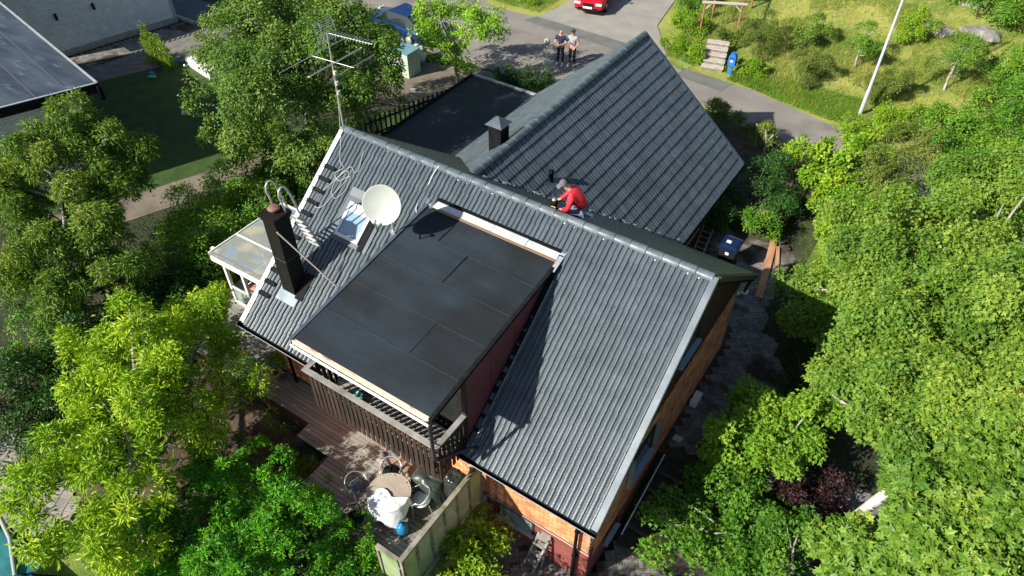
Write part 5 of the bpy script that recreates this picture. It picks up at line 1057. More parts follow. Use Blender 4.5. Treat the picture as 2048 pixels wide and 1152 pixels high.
# slope: bushes and young fruit trees
def gb(x, y, dz=0): return (x, y, gz(x, y)+dz)
def bush(x, y, rx, ry, rz__, m, n, lab, seed, shp='oval', sz=.09, per=9): 
    z = gz(x, y); return plant('bush', lab, 'bush', (x, y, z), [(x, y, z+rz__*.75, rx, ry, rz__)], m, int(n*1.7), per, shp, sz, group='bushes on the slope beyond the road', spread=.14, seed=seed, lump=.28, zmin=z)
bush(7.7, 26.9, 1.25, 1.0, .85, L_OLIVE, 700, 'wide brownish green bush in the middle of the slope above the road', 70, 'long')
bush(4.9, 28.3, 1.2, 1.1, 1.0, L_OLIVE, 650, 'brownish green bush right of the garden steps', 71, 'long')
bush(11.3, 27.2, .95, .85, .8, L_OLIVE, 600, 'grey-green rounded bush just right of the lamp post', 72, 'long')
bush(6.8, 29.6, .8, .7, .8, L_PEAR, 300, 'pale loose bush behind the brownish bush on the slope', 73)
bush(10.9, 32.3, .8, .9, .8, L_BRIGHT, 350, 'yellow-green bush below the lamp post top', 74)
bush(5.4, 26.1, .7, .4, .45, L_BRIGHT, 260, 'low bright green weeds beside the blue mailbox', 75)
bush(2.5, 26.3, .4, .5, .45, L_BRIGHT, 200, 'bright weeds crowding the left side of the garden steps', 84)
bush(3.4, 28.2, .6, .5, .45, L_OLIVE, 220, 'low brownish weeds above the top garden step', 85)
bush(1.3, 26.4, .7, .5, .5, L_BRIGHT, 320, 'clump of tall bright goldenrod left of the steps', 76, 'long')
bush(.9, 28.6, 1.0, 1.2, .6, L_BRIGHT, 500, 'spreading bright weeds beside the driveway', 77)
bush(.1, 31.8, 1.0, 1.6, .6, L_BUSH, 500, 'green weeds at the upper edge of the driveway', 78)
bush(3.0, 34.5, 1.3, .9, .8, L_BUSH, 500, 'dark green bush at the top edge behind the arbour', 79)
bush(7.2, 37.6, 2.2, .9, 1.0, L_DK, 600, 'dark bush casting shade at the top edge of the slope', 80)
bush(-8.4, 28.4, 1.4, 1.1, .35, L_BRIGHT, 500, 'low bright ground cover between road and driveway', 81)
bush(-10.8, 29.2, 1.6, 1.2, .35, L_BRIGHT, 500, 'low bright green growth at the top edge left of the driveway', 82)
def fruit(x, y, h, r, m, n, lab, seed):
    z = gz(x, y); plant('fruit_tree', lab, 'tree', (x, y, z), [(x, y, z+h, r, r, r*1.0)], m, n, 8, 'oval', .08, (x, y, z+h*.9), group='young fruit trees on the slope', spread=.15, seed=seed, lump=.45, nbr=7, tr=.06, nb=15)
fruit(9.4, 28.9, 1.3, .75, L_BUSH, 420, 'slim young fruit tree just left of the lamp post', 90)
fruit(13.4, 28.9, 1.5, 1.0, L_BUSH, 650, 'larger fruit tree with a forked pale trunk on the right of the slope', 91)
# left: big trees
plant('ash_tree', 'large light green tree with hanging leaves against the white brick house', 'tree', (-7.6, -.6, -2.5), [(-9.46, 1.85, 2.00, 0.96, 0.96, 0.82), (-8.79, 0.64, 1.40, 1.25, 1.25, 1.07), (-8.33, 1.99, 1.20, 1.22, 1.22, 1.03), (-9.03, -0.42, 0.60, 1.10, 1.10, 0.93), (-6.88, 0.40, 0.60, 1.39, 1.39, 1.18), (-7.02, 1.56, 0.60, 0.72, 0.72, 0.61), (-7.26, -1.29, 0.00, 1.06, 1.06, 0.90), (-5.75, -0.28, -0.40, 1.07, 1.07, 0.91), (-10.55, 0.16, 1.00, 0.73, 0.73, 0.62), (-7.56, -2.45, -0.50, 0.90, 0.90, 0.76), (-6.13, -1.64, -1.00, 0.91, 0.91, 0.77)], L_ASH, 6400, 12, 'long', .15, (-8.2, .2, 1.2), spread=.2, seed=101, lump=.45, droop=.9, nbr=22, tr=.14, nb=15)
plant('pear_tree', 'very large dense green tree behind the aerial mast', 'tree', (-7.0, 9.6, -2.5), [(-5.23, 7.48, 1.60, 2.27, 2.27, 1.93), (-8.71, 8.74, 2.20, 1.77, 1.77, 1.51), (-5.37, 10.02, 2.20, 2.01, 2.01, 1.71), (-8.36, 11.06, 2.60, 1.74, 1.74, 1.48), (-4.00, 9.60, 1.00, 1.19, 1.19, 1.01), (-9.16, 7.00, 0.80, 1.03, 1.03, 0.87), (-11.34, 8.46, 1.20, 0.79, 0.79, 0.67), (-7.40, 6.39, 0.00, 1.28, 1.28, 1.09), (-5.36, 6.50, -0.60, 1.36, 1.36, 1.16), (-4.37, 7.58, -0.40, 1.27, 1.27, 1.08), (-5.89, 12.19, 2.00, 1.07, 1.07, 0.91), (-5.05, 5.32, -1.20, 0.71, 0.71, 0.61), (-4.62, 11.50, 1.40, 0.57, 0.57, 0.49), (-13.43, 11.34, 1.50, 0.96, 0.96, 0.82)], L_PEAR, 9500, 12, 'oval', .115, (-7.0, 9.4, 1.5), spread=.19, seed=102, lump=.33, droop=.6, nbr=22, tr=.2, nb=15)
plant('young_tree', 'young bright green tree by the far corner of the flat garage roof', 'tree', (-5.9, 17.6, -2.5), [(-7.81, 17.72, -0.10, 0.98, 0.98, 0.83), (-5.96, 17.15, -0.60, 0.91, 0.91, 0.77), (-4.99, 18.18, 0.20, 1.01, 1.01, 0.86), (-4.90, 19.24, 0.30, 0.57, 0.57, 0.49), (-6.59, 16.52, -0.40, 0.68, 0.68, 0.57), (-5.31, 17.17, -1.40, 0.50, 0.50, 0.43), (-4.20, 18.62, 0.00, 0.32, 0.32, 0.27), (-6.50, 19.09, 0.20, 0.70, 0.70, 0.59), (-7.22, 18.32, 0.30, 0.69, 0.69, 0.59)], L_YOUNG, 900, 11, 'oval', .13, (-5.8, 17.4, -.7), spread=.18, seed=103, lump=.4, nbr=14, tr=.09)
# left front: yellow green tree
plant('walnut_tree', 'bright yellow-green spreading tree at the lower left', 'tree', (1.1, -3.9, -2.5), [(-1.08, -0.43, -0.20, 0.86, 0.86, 0.73), (-1.20, -2.05, 0.00, 1.31, 1.31, 1.12), (-1.37, -3.19, -0.00, 0.95, 0.95, 0.81), (0.39, -2.20, 0.00, 1.01, 1.01, 0.86), (1.30, -1.40, -0.60, 0.65, 0.65, 0.55), (1.12, -3.45, 0.10, 1.13, 1.13, 0.96), (-0.31, -4.32, 0.00, 0.54, 0.54, 0.46), (0.17, -5.40, 0.10, 0.85, 0.85, 0.72), (0.11, -6.13, 0.00, 0.50, 0.50, 0.42), (1.19, -4.79, 0.20, 0.84, 0.84, 0.72), (2.41, -5.39, -0.10, 0.92, 0.92, 0.78), (2.01, -6.08, -0.10, 0.74, 0.74, 0.63), (0.12, -0.86, -0.50, 0.61, 0.61, 0.52), (1.41, -2.74, -0.50, 0.74, 0.74, 0.63), (-3.11, -3.02, -0.10, 0.40, 0.40, 0.34), (1.28, -6.58, -0.30, 0.48, 0.48, 0.41)], L_YEL, 3500, 12, 'long', .15, (.3, -3.9, -.3), spread=.19, seed=104, lump=.42, nbr=34, tr=.17, nb=15, droop=.1, inner=.15)
plant('low_tree_limb', 'small yellow-green bush reaching over the left deck below the sunroom', 'bush', (-1.9, -.1, -2.5), [(-1.9, .1, -1.3, .85, .75, .75)], L_YEL, 260, 11, 'oval', .12, spread=.18, seed=105)
# yew
plant('yew_bush', 'wide vivid green yew bush at the bottom, next to the dark deck', 'bush', (4.3, -4.2, -2.5), [(3.06, -2.92, -1.35, 1.05, 1.05, 0.89), (2.77, -4.31, -1.25, 1.24, 1.24, 1.05), (4.77, -3.48, -1.7, 1.27, 1.27, 1.08), (5.94, -2.81, -2.0, 0.81, 0.81, 0.69), (2.48, -5.42, -1.45, 0.86, 0.86, 0.73), (1.54, -2.67, -1.65, 0.65, 0.65, 0.55), (4.26, -2.17, -2.3, 0.63, 0.63, 0.53), (4.44, -4.62, -1.35, 1.0, 1.0, 0.85)], L_YEW, 4600, 15, 'long', .095, spread=.05, seed=106, up=.9, droop=0, splay=.65, lump=.35, nb=30, inner=.2)
plant('laurel_bush', 'paler leafy bush at the bottom right of the yew', 'bush', (5.8, -4.6, -2.5), [(6.14, -3.7, -1.8, 0.66, 0.66, 0.56), (6.70, -3.0, -1.9, 0.5, 0.5, 0.4), (5.87, -2.76, -2.0, 0.35, 0.35, 0.3)], L_BUSH, 420, 11, 'oval', .10, spread=.17, seed=107, lump=.4)
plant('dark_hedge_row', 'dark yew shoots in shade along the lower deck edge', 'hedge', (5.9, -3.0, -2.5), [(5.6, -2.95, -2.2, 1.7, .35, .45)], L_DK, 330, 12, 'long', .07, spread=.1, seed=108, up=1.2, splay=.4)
plant('leafy_bush', 'bright green leafy bush in the lower yard below the glass fence', 'bush', (8.3, -1.4, -3.5), [(8.38, -1.07, -2.15, 0.61, 0.61, 0.51), (8.39, -0.59, -2.25, 0.51, 0.51, 0.44), (8.59, -1.47, -2.35, 0.77, 0.77, 0.66), (8.36, -1.86, -2.35, 0.53, 0.53, 0.45), (8.58, -0.23, -2.35, 0.27, 0.27, 0.23), (8.6, -2.9, -2.55, 0.46, 0.46, 0.39)], L_BRIGHT, 620, 12, 'oval', .105, spread=.17, seed=109, lump=.35, zmin=-3.5)
plant('red_flower_shrub', 'light green shrub with small red flowers left of the yew', 'shrub', (1.9, -4.7, -2.5), [(1.9, -4.7, -2.0, .6, .55, .45)], L_PEAR, 240, 12, 'long', .10, spread=.14, seed=110)
fl = thing('red_flowers', 'small red flower heads on the light green shrub left of the yew', 'flowers', (1.9, -4.7, -1.7), 'flower heads'); 
for i in range(14): 
    x, y = 1.9+rng.normal(0, .3), -4.7+rng.normal(0, .25); MB().lathe((x, y, -1.55-((x-1.9)**2+(y+4.7)**2)*.8), [(0, -.02), (.03, 0), (.02, .03), (0, .035)], 6).build('flower', mat('red_petal', (.6, .05, .02), .6), fl)
# left middle hedge and undergrowth
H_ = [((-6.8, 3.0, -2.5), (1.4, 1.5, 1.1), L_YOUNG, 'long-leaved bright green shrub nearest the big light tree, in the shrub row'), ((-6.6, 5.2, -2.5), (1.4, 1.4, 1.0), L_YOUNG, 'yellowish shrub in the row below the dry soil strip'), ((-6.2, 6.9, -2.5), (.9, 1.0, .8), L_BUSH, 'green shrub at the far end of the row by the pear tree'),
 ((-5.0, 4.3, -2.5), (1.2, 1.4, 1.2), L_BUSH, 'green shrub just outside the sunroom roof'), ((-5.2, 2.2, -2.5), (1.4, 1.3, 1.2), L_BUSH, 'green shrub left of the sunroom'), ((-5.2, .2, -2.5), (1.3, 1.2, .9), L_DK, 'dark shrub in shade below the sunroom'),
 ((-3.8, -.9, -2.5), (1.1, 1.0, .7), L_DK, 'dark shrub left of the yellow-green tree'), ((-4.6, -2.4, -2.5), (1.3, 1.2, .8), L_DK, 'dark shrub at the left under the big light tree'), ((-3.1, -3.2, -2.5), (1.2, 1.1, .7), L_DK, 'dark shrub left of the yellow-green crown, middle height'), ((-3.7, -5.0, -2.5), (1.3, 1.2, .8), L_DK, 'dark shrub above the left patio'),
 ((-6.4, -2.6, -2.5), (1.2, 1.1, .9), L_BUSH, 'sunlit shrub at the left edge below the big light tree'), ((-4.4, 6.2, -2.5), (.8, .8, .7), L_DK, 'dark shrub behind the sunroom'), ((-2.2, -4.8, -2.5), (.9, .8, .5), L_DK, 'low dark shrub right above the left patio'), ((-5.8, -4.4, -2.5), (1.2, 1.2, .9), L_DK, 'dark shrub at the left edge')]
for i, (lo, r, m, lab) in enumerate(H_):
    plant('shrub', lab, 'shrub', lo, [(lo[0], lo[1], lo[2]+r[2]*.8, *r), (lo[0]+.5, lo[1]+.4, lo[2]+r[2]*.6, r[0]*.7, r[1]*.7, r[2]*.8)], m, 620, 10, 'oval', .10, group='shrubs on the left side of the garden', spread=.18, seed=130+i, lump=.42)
# small plants in the bed by the deck
for i, (x, y, r, m, lab) in enumerate(((2.6, -1.6, .35, L_DK, 'small feathery dark plant in the bed at the deck corner'), (3.2, -1.5, .28, L_BUSH, 'small round green plant nearest the deck corner'), (2.2, -2.5, .45, L_YEL, 'yellow-green low plant in the bare soil'), (3.0, -2.3, .3, L_BUSH, 'small green plant in the soil above the yew'), (2.4, -3.3, .4, L_OLIVE, 'brownish dried plant above the yew'), (1.5, -1.1, .4, L_BUSH, 'low green plant at the edge of the deck bed'), (3.5, -1.7, .25, L_OLIVE, 'grassy tuft at the deck edge'))):
    plant('bed_plant', lab, 'plant', (x, y, -2.48), [(x, y, -2.3, r, r, r*.7)], m, 40, 9, 'long', .09, group='small plants in the deck bed', spread=.12, seed=160+i, nbr=0)
plant('potted_plant', 'leafy green plant against the brick corner above the pot', 'plant', (.55, .38, -2.12), [(.45, .42, -1.75, .28, .24, .3)], L_BUSH, 55, 10, 'oval', .09, spread=.1, seed=170)
# wing side garden in shade, roses on the road side
G_ = [((8.9, 16.6, -2.5), (.9, 1.1, .8), L_DK, 'dark leafy shrub beside the rear wing wall'), ((9.9, 14.9, -2.5), (.7, .6, .5), L_BUSH, 'spiky green plant behind the blue-lidded bin'), ((9.2, 18.3, -2.5), (1.0, .9, .6), L_DK, 'dark shrub between rear wing and road'), ((7.6, 20.5, -2.4), (1.0, .6, .5), L_OLIVE, 'withered rose bush along the road behind the wing'), ((5.9, 20.7, -2.4), (.9, .6, .6), L_OLIVE, 'pinkish flowering bush at the far corner of the rear wing'), ((8.3, 14.5, -2.5), (.6, .6, .5), L_DK, 'low dark plants at the foot of the rear wing wall'), ((10.2, 16.3, -2.5), (.6, .8, .5), L_DK, 'dark shrub at the shadow edge of the grass')]
for i, (lo, r, m, lab) in enumerate(G_):
    plant('shrub', lab, 'shrub', lo, [(lo[0], lo[1], lo[2]+r[2]*.8, *r)], m, 380, 9, 'oval', .09, group='shrubs round the rear wing', spread=.17, seed=180+i, lump=.4)
for i, (x, y) in enumerate(((7.7, 20.3), (8.2, 20.0))):
    t = thing('cut_stump', ('pale pruned stump by the road behind the wing, left one', 'pale pruned forked stump by the road behind the wing, right one')[i], 'stump', (x, y, -2.45), 'pruned stumps by the road')
    MB().tube([(x, y, -2.5), (x-.05, y, -1.9), (x-.2, y+.1, -1.5)], [.06, .05, .04], 7).build('stem', M_BARK, t); MB().tube([(x-.05, y, -2.0), (x+.15, y, -1.55)], [.045, .035], 7).build('branch', M_BARK, t)
plant('yard_tree', 'small leafy tree at the lower end of the sunken yard', 'tree', (9.2, -5.0, -3.5), [(9.1, -5.0, 1.0, 1.0, 1.0, 1.0), (9.5, -5.3, 0, .9, .9, .8)], L_BUSH, 500, 10, 'oval', .11, (9.2, -5.0, .4), spread=.2, seed=250, lump=.4)
# thujas
def thuja(x, y, h, r, m, lab, seed, grp):
    t = thing('thuja', lab, 'conifer', (x, y, -2.5), grp); bl = [(x, y, -2.5+h*f, r*k, r*k, h*.22) for f, k in ((.15, 1), (.35, .95), (.55, .75), (.75, .5), (.9, .28))]
    ob, C_, g = foliage('foliage', t, m, bl, 230, 8, 'long', .10, .10, seed, up=2.2, droop=0, splay=.35, lump=.2, inner=.1, low=-1)
    MB().tube([(x, y, -2.5), (x, y, -2.5+h*.8)], [.04, .01], 6).build('trunk', M_DKBARK, t)
for i, (x, y, h) in enumerate(((-19.9, 11.0, 1.9), (-19.4, 10.9, 1.5), (-19.0, 11.0, 1.5), (-18.6, 10.9, 1.3))): thuja(x, y, h, .27, L_THUJA, ('tallest bright thuja, next to the white brick corner', 'second bright thuja from the white brick corner', 'third bright thuja from the white brick corner', 'smallest bright thuja, nearest the low white wall')[i], 200+i, 'bright thujas by the white house')
for i in range(6): thuja(-4.1+i*.38, 18.3+i*.25, 1.0+.15*(i % 2), .24, L_DK, ('leftmost of the dark thujas behind the garage', 'second dark thuja behind the garage', 'third dark thuja behind the garage', 'fourth dark thuja behind the garage', 'fifth dark thuja behind the garage', 'rightmost of the dark thujas behind the garage')[i], 210+i, 'dark thujas behind the garage')
# grass blades on the slope, verge and left lawn edge
def grass(name, label, n, region, h, m, seed, dense=None):
    g = np.random.default_rng(seed); P = []
    X = g.uniform(region[0], region[1], n); Y = g.uniform(region[2], region[3], n)
    K = np.array([dense(x, y) > g.random() for x, y in zip(X, Y)]) if dense else np.ones(n, bool); X, Y = X[K], Y[K]
    Z = np.array([gz(x, y) for x, y in zip(X, Y)]); P = np.stack([X, Y, Z+.0], 1); k = len(X)
    A = unit(np.stack([g.normal(0, .45, k), g.normal(0, .45, k), np.ones(k)], 1)); 
    V, T, R = leaves(P, A, g.normal(size=(k, 3)), h*g.uniform(.4, 1.3, k), 'blade', np.clip(.5+.5*np.array([noise.noise(Vector((x*.5, y*.5, 0))) for x, y in zip(X, Y)])+g.normal(0, .22, k), 0, 1)*1.0)
    o = link(name, rawmesh(name, V, T, R), None, m=m); o['label'] = label; o['kind'] = 'stuff'; o['category'] = 'grass'
L_GRASS = leafmat('grass_blade', (.10, .2, .02), (.22, .29, .04), (.45, .4, .14), .3, .7)
L_GRASS2 = leafmat('green_grass_blade', (.08, .2, .015), (.16, .3, .02), (.28, .36, .04), .3, .7)
grass('tall_grass', 'tall yellowing meadow grass on the slope beyond the road', 90000, (.6, 18, 24.2, 38), .26, L_GRASS, 301, lambda x, y: (0 if y < 26-.22*max(0, x-2)+.2 else .25+.75*(noise.noise(Vector((x*.35, y*.35, 3))) > -.05)))
grass('verge_grass', 'bright green grass between the planks and the maples', 14000, (10.4, 14.5, 10.4, 20.2), .13, L_GRASS2, 302, lambda x, y: 1 if x > 12.4-(y-10)*.22 and (x > 11.35 or y > 15.2) else 0)
grass('roadside_grass', 'grass strip above the road at the top', 12000, (-13, -6.4, 26.6, 31), .2, L_GRASS2, 303, lambda x, y: 1 if x < -7.1+.02*y*0 else 0)
grass('verge_grass', 'green weeds along the upper road edge', 16000, (.9, 10.5, 24.2, 26.6), .24, L_GRASS2, 304, lambda x, y: 1 if y > 25.9-.2*(x-1)*1.0+.0 and not (2.6 < x < 4.5) else 0)
grass('verge_grass', 'ragged grass along the near road edge behind the rear wing', 9000, (-5.5, 12, 18.6, 22.6), .16, L_GRASS2, 305, lambda x, y: 1 if (x > 4.2 and y < 22.3-.26*(x-4.2)-.1 and y > 21.3-.26*(x-4.2)) or (x < 0 and 19.0 < y < 19.6 and x > -5) else 0)
# ------------------------------------------------------------------ people
def skin(name, par, m, nodes, edges, sub=1, root=0):
    off = wloc(par) if par is not None else Vector((0, 0, 0))
    me = bpy.data.meshes.new(name); keys = list(nodes); me.from_pydata([tuple(Vector(nodes[k][:3])-off) for k in keys], [(keys.index(a), keys.index(b)) for a, b in edges], [])
    me.materials.append(m); o = link(name, me, par); md = o.modifiers.new('skin', 'SKIN'); md.use_smooth_shade = True
    for i, k in enumerate(keys):
        r = nodes[k][3]; me.skin_vertices[0].data[i].radius = (r, r if len(nodes[k]) < 5 else nodes[k][4]); me.skin_vertices[0].data[i].use_root = (i == root)
    s = o.modifiers.new('sub', 'SUBSURF'); s.levels = sub; s.render_levels = sub; return o
M_SKIN = mat('skin', (.5, .27, .19), .55, (.56, .32, .23), 20)
def hand(nodes, edges, w, key, fd, sd, k=1.0):
    """palm + five short finger chains from wrist w"""
    w = Vector(w); fd = Vector(fd).normalized(); sd = Vector(sd).normalized(); p = w+fd*.05
    nodes[key+'palm'] = (*(p), .032, .018); edges.append((key+'wr', key+'palm'))
    for i, (o_, l) in enumerate(((-.03, .055), (-.01, .07), (.01, .065), (.03, .05))):
        a = p+fd*.035+sd*o_; b = a+fd*l*.55+Vector((0, 0, -.008)); c = b+fd*l*.45+Vector((0, 0, -.02))
        nodes[f'{key}f{i}a'] = (*a, .0095); nodes[f'{key}f{i}b'] = (*b, .009); nodes[f'{key}f{i}c'] = (*c, .0075); edges += [(key+'palm', f'{key}f{i}a'), (f'{key}f{i}a', f'{key}f{i}b'), (f'{key}f{i}b', f'{key}f{i}c')]
    a = p-sd*.04; b = a+fd*.03-sd*.015; nodes[key+'ta'] = (*a, .011); nodes[key+'tb'] = (*b, .009); edges += [(key+'palm', key+'ta'), (key+'ta', key+'tb')]
def head_parts(t, c, f, hair=None, cap=None, bald=False, beard=None, r=.105):
    c = Vector(c); f = Vector(f).normalized(); s = f.cross(Vector((0, 0, 1))).normalized(); u = s.cross(f)
    MB().lathe(c+f*r*.93-u*.015, [(.0, -.012), (.013, 0), (.009, .022), (0, .026)], 8, f-u*.3).build('nose', M_SKIN, t)
    for k in (-1, 1):
        MB().lathe(c+f*r*.84+s*(k*.036)+u*.015, [(0, -.004), (.011, 0), (.006, .006), (0, .007)], 8, f).build('eye', mat('eye_dark', (.03, .02, .02), .3), t)
        MB().lathe(c+s*(k*r*.80)-u*.01, [(0, -.006), (.026, 0), (.018, .012), (0, .012)], 8, s*k).build('ear', M_SKIN, t)
    MB().box(c+f*r*.86-u*.055, (.045, .012, .01), s, f).build('mouth', mat('lip', (.35, .12, .1), .5), t)
    if hair: 
        MB().lathe(c-f*.012+u*.012, [(r*math.sin(a)*.98, r*1.18*math.cos(a)) for a in np.linspace(0, 1.35, 7)], 16, u-f*.35).build('hair', hair, t)
    if cap:
        MB().lathe(c+u*.02, [(r*math.sin(a)*1.03, r*1.2*math.cos(a)) for a in np.linspace(0, 1.45, 7)], 18, u-f*.1).build('cap', cap, t)
        MB().box(c+f*r*1.25+u*.035, (.15, .11, .012), s, f-u*.25).build('cap_peak', cap, t)
def standing(loc, rz, lab, shirt, trousers, shoes, pose, capm=None, hair=None):
    t = thing('person', lab, 'person', (0, 0, 0), 'people standing on the road')
    # local frame: +y forward
    n = {'pel': (0, 0, .95, .14, .11), 'spi': (0, .0, 1.15, .135, .10), 'che': (0, 0, 1.36, .165, .115), 'nek': (0, .01, 1.50, .055), 'hea': (0, .03, 1.60, .085, .09), 'top': (0, .03, 1.70, .075, .085)}
    e = [('pel', 'spi'), ('spi', 'che'), ('che', 'nek'), ('nek', 'hea'), ('hea', 'top')]
    sh, tr = {'pel': (0, 0, .93, .155, .12), 'spi': (0, 0, 1.15, .155, .12), 'che': (0, 0, 1.36, .185, .13), 'nek': (0, .0, 1.46, .075)}, {'pel': (0, 0, .98, .15, .12)}
    se, te = [('pel', 'spi'), ('spi', 'che'), ('che', 'nek')], []
    for k, s in (('l', -1), ('r', 1)):
        el, wr = pose[k]
        n[k+'sh'] = (s*.19, 0, 1.42, .06); n[k+'el'] = (*el, .045); n[k+'wr'] = (*wr, .03); e += [('che', k+'sh'), (k+'sh', k+'el'), (k+'el', k+'wr')]
        fd = Vector(wr)-Vector(el); hand(n, e, wr, k, fd, Vector((1, 0, .2)) if s > 0 else Vector((-1, 0, .2)))
        sh[k+'sh'] = (s*.19, 0, 1.42, .075); mid = Vector(n[k+'sh'][:3]).lerp(Vector(el), .7); sh[k+'sl'] = (*mid, .065); se += [('che', k+'sh'), (k+'sh', k+'sl')]
        n[k+'hip'] = (s*.09, 0, .88, .09); n[k+'kn'] = (s*.11, .02, .48, .058); n[k+'an'] = (s*.13, 0, .09, .04); e += [('pel', k+'hip'), (k+'hip', k+'kn'), (k+'kn', k+'an')]
        tr[k+'hip'] = (s*.09, 0, .86, .105); tr[k+'kn'] = (s*.11, .02, .48, .08); tr[k+'an'] = (s*.13, 0, .12, .065); te += [('pel', k+'hip'), (k+'hip', k+'kn'), (k+'kn', k+'an')]
        MB().lathe((s*.135, .06, .0), [(0, 0), (.052, .0), (.055, .03), (.045, .075), (.03, .10), (0, .11)], 12).box((s*.135, .12, .035), (.085, .16, .065)).build('shoe', shoes, t)
    skin('body', t, M_SKIN, n, e); skin('shirt', t, shirt, sh, se); skin('trousers', t, trousers, tr, te)
    head_parts(t, (0, .035, 1.655), (0, 1, .25), hair, capm)
    t.location = loc; t.rotation_euler = (0, 0, rz); t.scale = (1.02,)*3; return t
navy = mat('navy_cotton', (.012, .018, .05), .9, (.02, .028, .07), 10); blackt = mat('black_trousers', (.008, .008, .01), .85); greyt = mat('pale_grey_knit', (.27, .31, .38), .9, (.36, .4, .46), 30)
p1 = standing((-2.95, 22.0, -2.455), PI+.25, 'bald man in a navy polo shirt and black trousers standing on the road', navy, blackt, M_WHITE, {'l': ((-.27, .08, 1.14), (-.06, .30, 1.12)), 'r': ((.27, .08, 1.14), (.07, .30, 1.13))})
B('phone', M_BLACK, p1, (-2.99, -2.91, 21.58, 21.6, -1.33, -1.2)) if False else None
p2 = standing((-2.42, 22.25, -2.455), PI+.1, 'man in a pale grey shirt, black trousers and dark cap standing on the road', greyt, blackt, M_WHITE, {'l': ((-.30, -.02, 1.14), (-.2, .18, 1.0)), 'r': ((.30, .0, 1.14), (.12, .24, 1.22))}, capm=mat('dark_cap', (.02, .02, .025), .8), hair=mat('grey_hair', (.15, .13, .12), .9))
# worker kneeling behind the ridge
red = mat('red_jacket', (.75, .015, .03), .55, (.85, .03, .05), 6, .01, 18); wt = thing('person', 'worker in a red jacket and grey cap kneeling behind the roof ridge', 'person', (7.0, 5.45, 3.1))
O_ = Vector((6.92, 5.52, 3.02))
def W_(x, y, z): return tuple(O_+Vector((x*.95, y*1.1, z*1.22)))
J = {'pel': (*W_(.30, .12, .30), .15), 'spi': (*W_(.25, .06, .48), .19), 'che': (*W_(.12, -.02, .66), .20), 'nek': (*W_(-.02, -.08, .78), .10),
     'lsh': (*W_(.0, .16, .70), .075), 'lel': (*W_(-.18, .10, .50), .065), 'lwr': (*W_(-.28, -.06, .42), .05), 'rsh': (*W_(.16, -.22, .68), .08), 'rel': (*W_(.12, -.32, .44), .068), 'rwr': (*W_(-.08, -.26, .34), .052)}
JE = [('pel', 'spi'), ('spi', 'che'), ('che', 'nek'), ('che', 'lsh'), ('lsh', 'lel'), ('lel', 'lwr'), ('che', 'rsh'), ('rsh', 'rel'), ('rel', 'rwr')]
skin('jacket', wt, red, J, JE, 2)
Bn = {k: (*v[:3], v[3]*(.55 if k in ('pel', 'spi', 'che') else .72)) for k, v in J.items()}; Bn['hea'] = (*W_(-.12, -.13, .84), .085); Bn['top'] = (*W_(-.15, -.14, .92), .08)
BE = list(JE)+[('nek', 'hea'), ('hea', 'top')]
for s, hip, kn, an in (('l', W_(.24, .2, .26), W_(-.10, .12, .10), W_(.30, .28, -.02)), ('r', W_(.30, .0, .25), W_(.02, -.22, .24), W_(.14, -.18, .08))):
    Bn[s+'hip'] = (*hip, .09); Bn[s+'kn'] = (*kn, .06); Bn[s+'an'] = (*an, .04); BE += [('pel', s+'hip'), (s+'hip', s+'kn'), (s+'kn', s+'an')]
hand(Bn, BE, J['lwr'][:3], 'l', (-.8, -.5, -.3), (.3, -.8, 0)); hand(Bn, BE, J['rwr'][:3], 'r', (-.9, .1, -.3), (0, -1, 0))
skin('body', wt, M_SKIN, Bn, BE, 1)
jean = mat('faded_jeans', (.08, .12, .19), .85, (.16, .21, .28), 7)
T_ = {'pel': (*W_(.30, .10, .27), .15), 'lhip': (*W_(.22, .2, .26), .105), 'lkn': (*W_(-.10, .12, .11), .085), 'lan': (*W_(.28, .27, .0), .06), 'rhip': (*W_(.28, .0, .25), .11), 'rkn': (*W_(.0, -.22, .25), .09), 'ran': (*W_(.12, -.18, .1), .065)}
skin('trousers', wt, jean, T_, [('pel', 'lhip'), ('lhip', 'lkn'), ('lkn', 'lan'), ('pel', 'rhip'), ('rhip', 'rkn'), ('rkn', 'ran')], 1)
head_parts(wt, W_(-.14, -.14, .88), (-.55, -.75, -.45), None, mat('grey_cap', (.10, .09, .11), .85, (.14, .13, .15), 9))
for x, y, z in ((.36, .3, .02), (.20, -.12, .06)): MB().box(W_(x, y, z), (.24, .1, .1), X=(1, .1, -.1)).build('shoe', M_WHITE, wt)
dr = thing('power_drill', 'black and yellow power tool held by the kneeling worker', 'tool', W_(-.25, -.28, .3)); MB().tube([W_(-.18, -.28, .3), W_(-.36, -.3, .28)], [.045, .03], 8).build('motor', M_BLACK, dr); MB().box(W_(-.3, -.33, .36), (.12, .05, .04)).build('grip', mat('tool_yellow', (.7, .55, .05), .5), dr)
tbx = thing('tool_tray', 'open dark tool tray and white glove beside the kneeling worker', 'tray', W_(.75, .1, -.1)); MB().box(W_(.72, .12, -.02), (.42, .28, .06), X=(1, 0, 0), Y=(0, .8, -.6)).build('tray', mat('grey_green_plastic', (.05, .09, .09), .5), tbx); MB().lathe(W_(.62, -.08, .08), [(0, 0), (.07, .0), (.08, .04), (.03, .07), (0, .07)], 8).build('glove', M_WHITE, tbx)
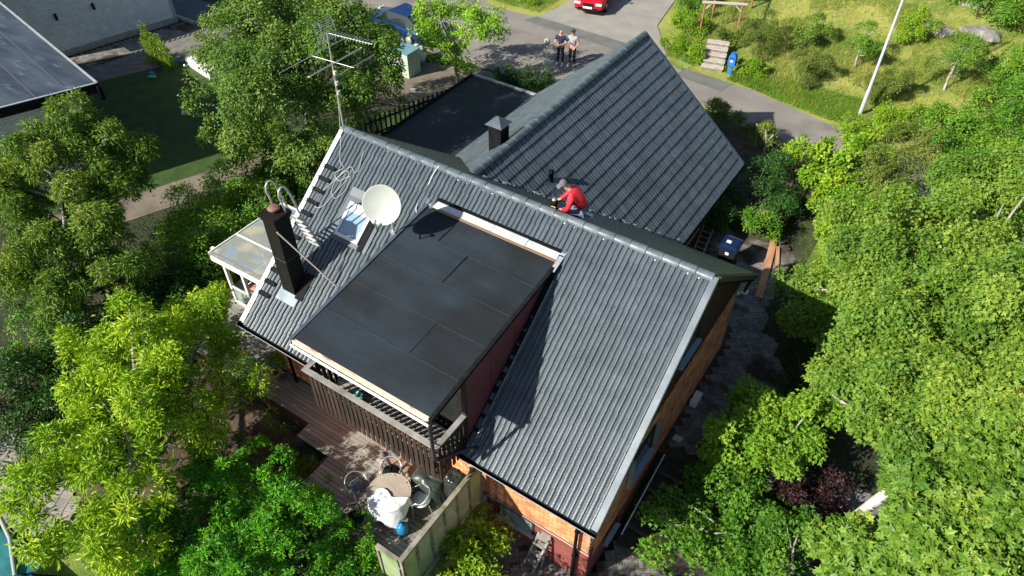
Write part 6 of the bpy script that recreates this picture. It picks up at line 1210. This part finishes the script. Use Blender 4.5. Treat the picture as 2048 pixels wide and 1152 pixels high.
# ------------------------------------------------------------------ cars
def car(loc, rz, lab, paint, kind=0):
    t = thing('parked_car', lab, 'car', (0, 0, 0), 'cars parked near the road')
    # cross sections along y (front = +y), local units metres
    prof = [(2.22, .35, .58, .72), (2.12, .22, .72, .84), (1.7, .2, .80, .90), (1.05, .2, .92, .90), (.35, .2, .95, .90), (-1.6, .2, .98, .90), (-2.1, .25, .95, .86), (-2.2, .4, .8, .78)]
    V = []; 
    for y, z0, z1, w_ in prof:
        V += [(-w_, y, z0), (-w_*1.0, y, (z0+z1)/2), (-w_*.93, y, z1-.06), (-w_*.72, y, z1), (w_*.72, y, z1), (w_*.93, y, z1-.06), (w_, y, (z0+z1)/2), (w_, y, z0)]
    F_ = [(j*8+i, (j+1)*8+i, (j+1)*8+(i+1) % 8, j*8+(i+1) % 8) for j in range(len(prof)-1) for i in range(8)]+[tuple(range(8)), tuple(range(8*len(prof)-1, 8*len(prof)-9, -1))]
    b = MB(); b.add(V, F_, True); o = b.build('body', paint, t); m_ = o.modifiers.new('bev', 'SUBSURF'); m_.levels = 1; m_.render_levels = 1
    pr2 = [(1.05, .9, .93, .70), (.3, .95, 1.38, .60), (-1.1, .95, 1.42, .60), (-1.95, .93, 1.0, .68)]
    V = []
    for y, z0, z1, w_ in pr2: V += [(-.8, y, z0), (-w_, y, z1), (w_, y, z1), (.8, y, z0)]
    b = MB(); b.add(V, [(j*4+i, (j+1)*4+i, (j+1)*4+i+1, j*4+i+1) for j in range(3) for i in (0, 1, 2)]); b.build('glasshouse', M_DKGLASS, t)
    b = MB(); b.add([(-.59, .22, 1.39), (.59, .22, 1.39), (.6, -1.12, 1.43), (-.6, -1.12, 1.43)], [(0, 3, 2, 1)]); b.box((0, -.45, 1.415), (1.16, 1.3, .03)); b.build('roof', paint, t)
    for x in (-.78, .78):
        for y in (1.38, -1.35):
            w = MB().lathe((x, y, .33), [(.22, -.11), (.33, -.10), (.34, 0), (.33, .10), (.22, .11)], 20, (1, 0, 0)).build('tyre', M_BLACK, t); MB().lathe((x, y, .33), [(0, -.09), (.22, -.10), (.22, .10), (0, .09)], 14, (1, 0, 0)).build('rim', M_ALU, t)
    for x in (-.6, .6): MB().box((x, 2.17, .66), (.34, .1, .10)).build('headlight', mat('headlight_glass', (.7, .72, .75), .15), t)
    MB().box((-.16, 2.23, .60), (.26, .06, .16)).box((.16, 2.23, .60), (.26, .06, .16)).build('grille', M_BLACK, t)
    MB().box((0, 2.235, .36), (1.1, .05, .16)).build('lower_grille', M_BLACK, t); B('number_plate', M_WHITE, t, (-.26, .26, 2.26, 2.275, .42, .53))
    for x in (-.95, .95): MB().box((x, .75, .98), (.16, .1, .1)).build('mirror', paint, t)
    t.location = loc; t.rotation_euler = (0, 0, rz); return t
car((-5.15, 29.9, -2.46), PI-.32+.55, 'glossy red car seen from the front on the driveway at the top', mat('red_car_paint', (.42, .008, .02), .18, (.46, .01, .022), 1))
car((-11.6, 20.3, -2.47), PI/2-.1, 'blue car parked behind the big tree by the road', mat('blue_car_paint', (.004, .022, .10), .15, (.006, .028, .12), 1))
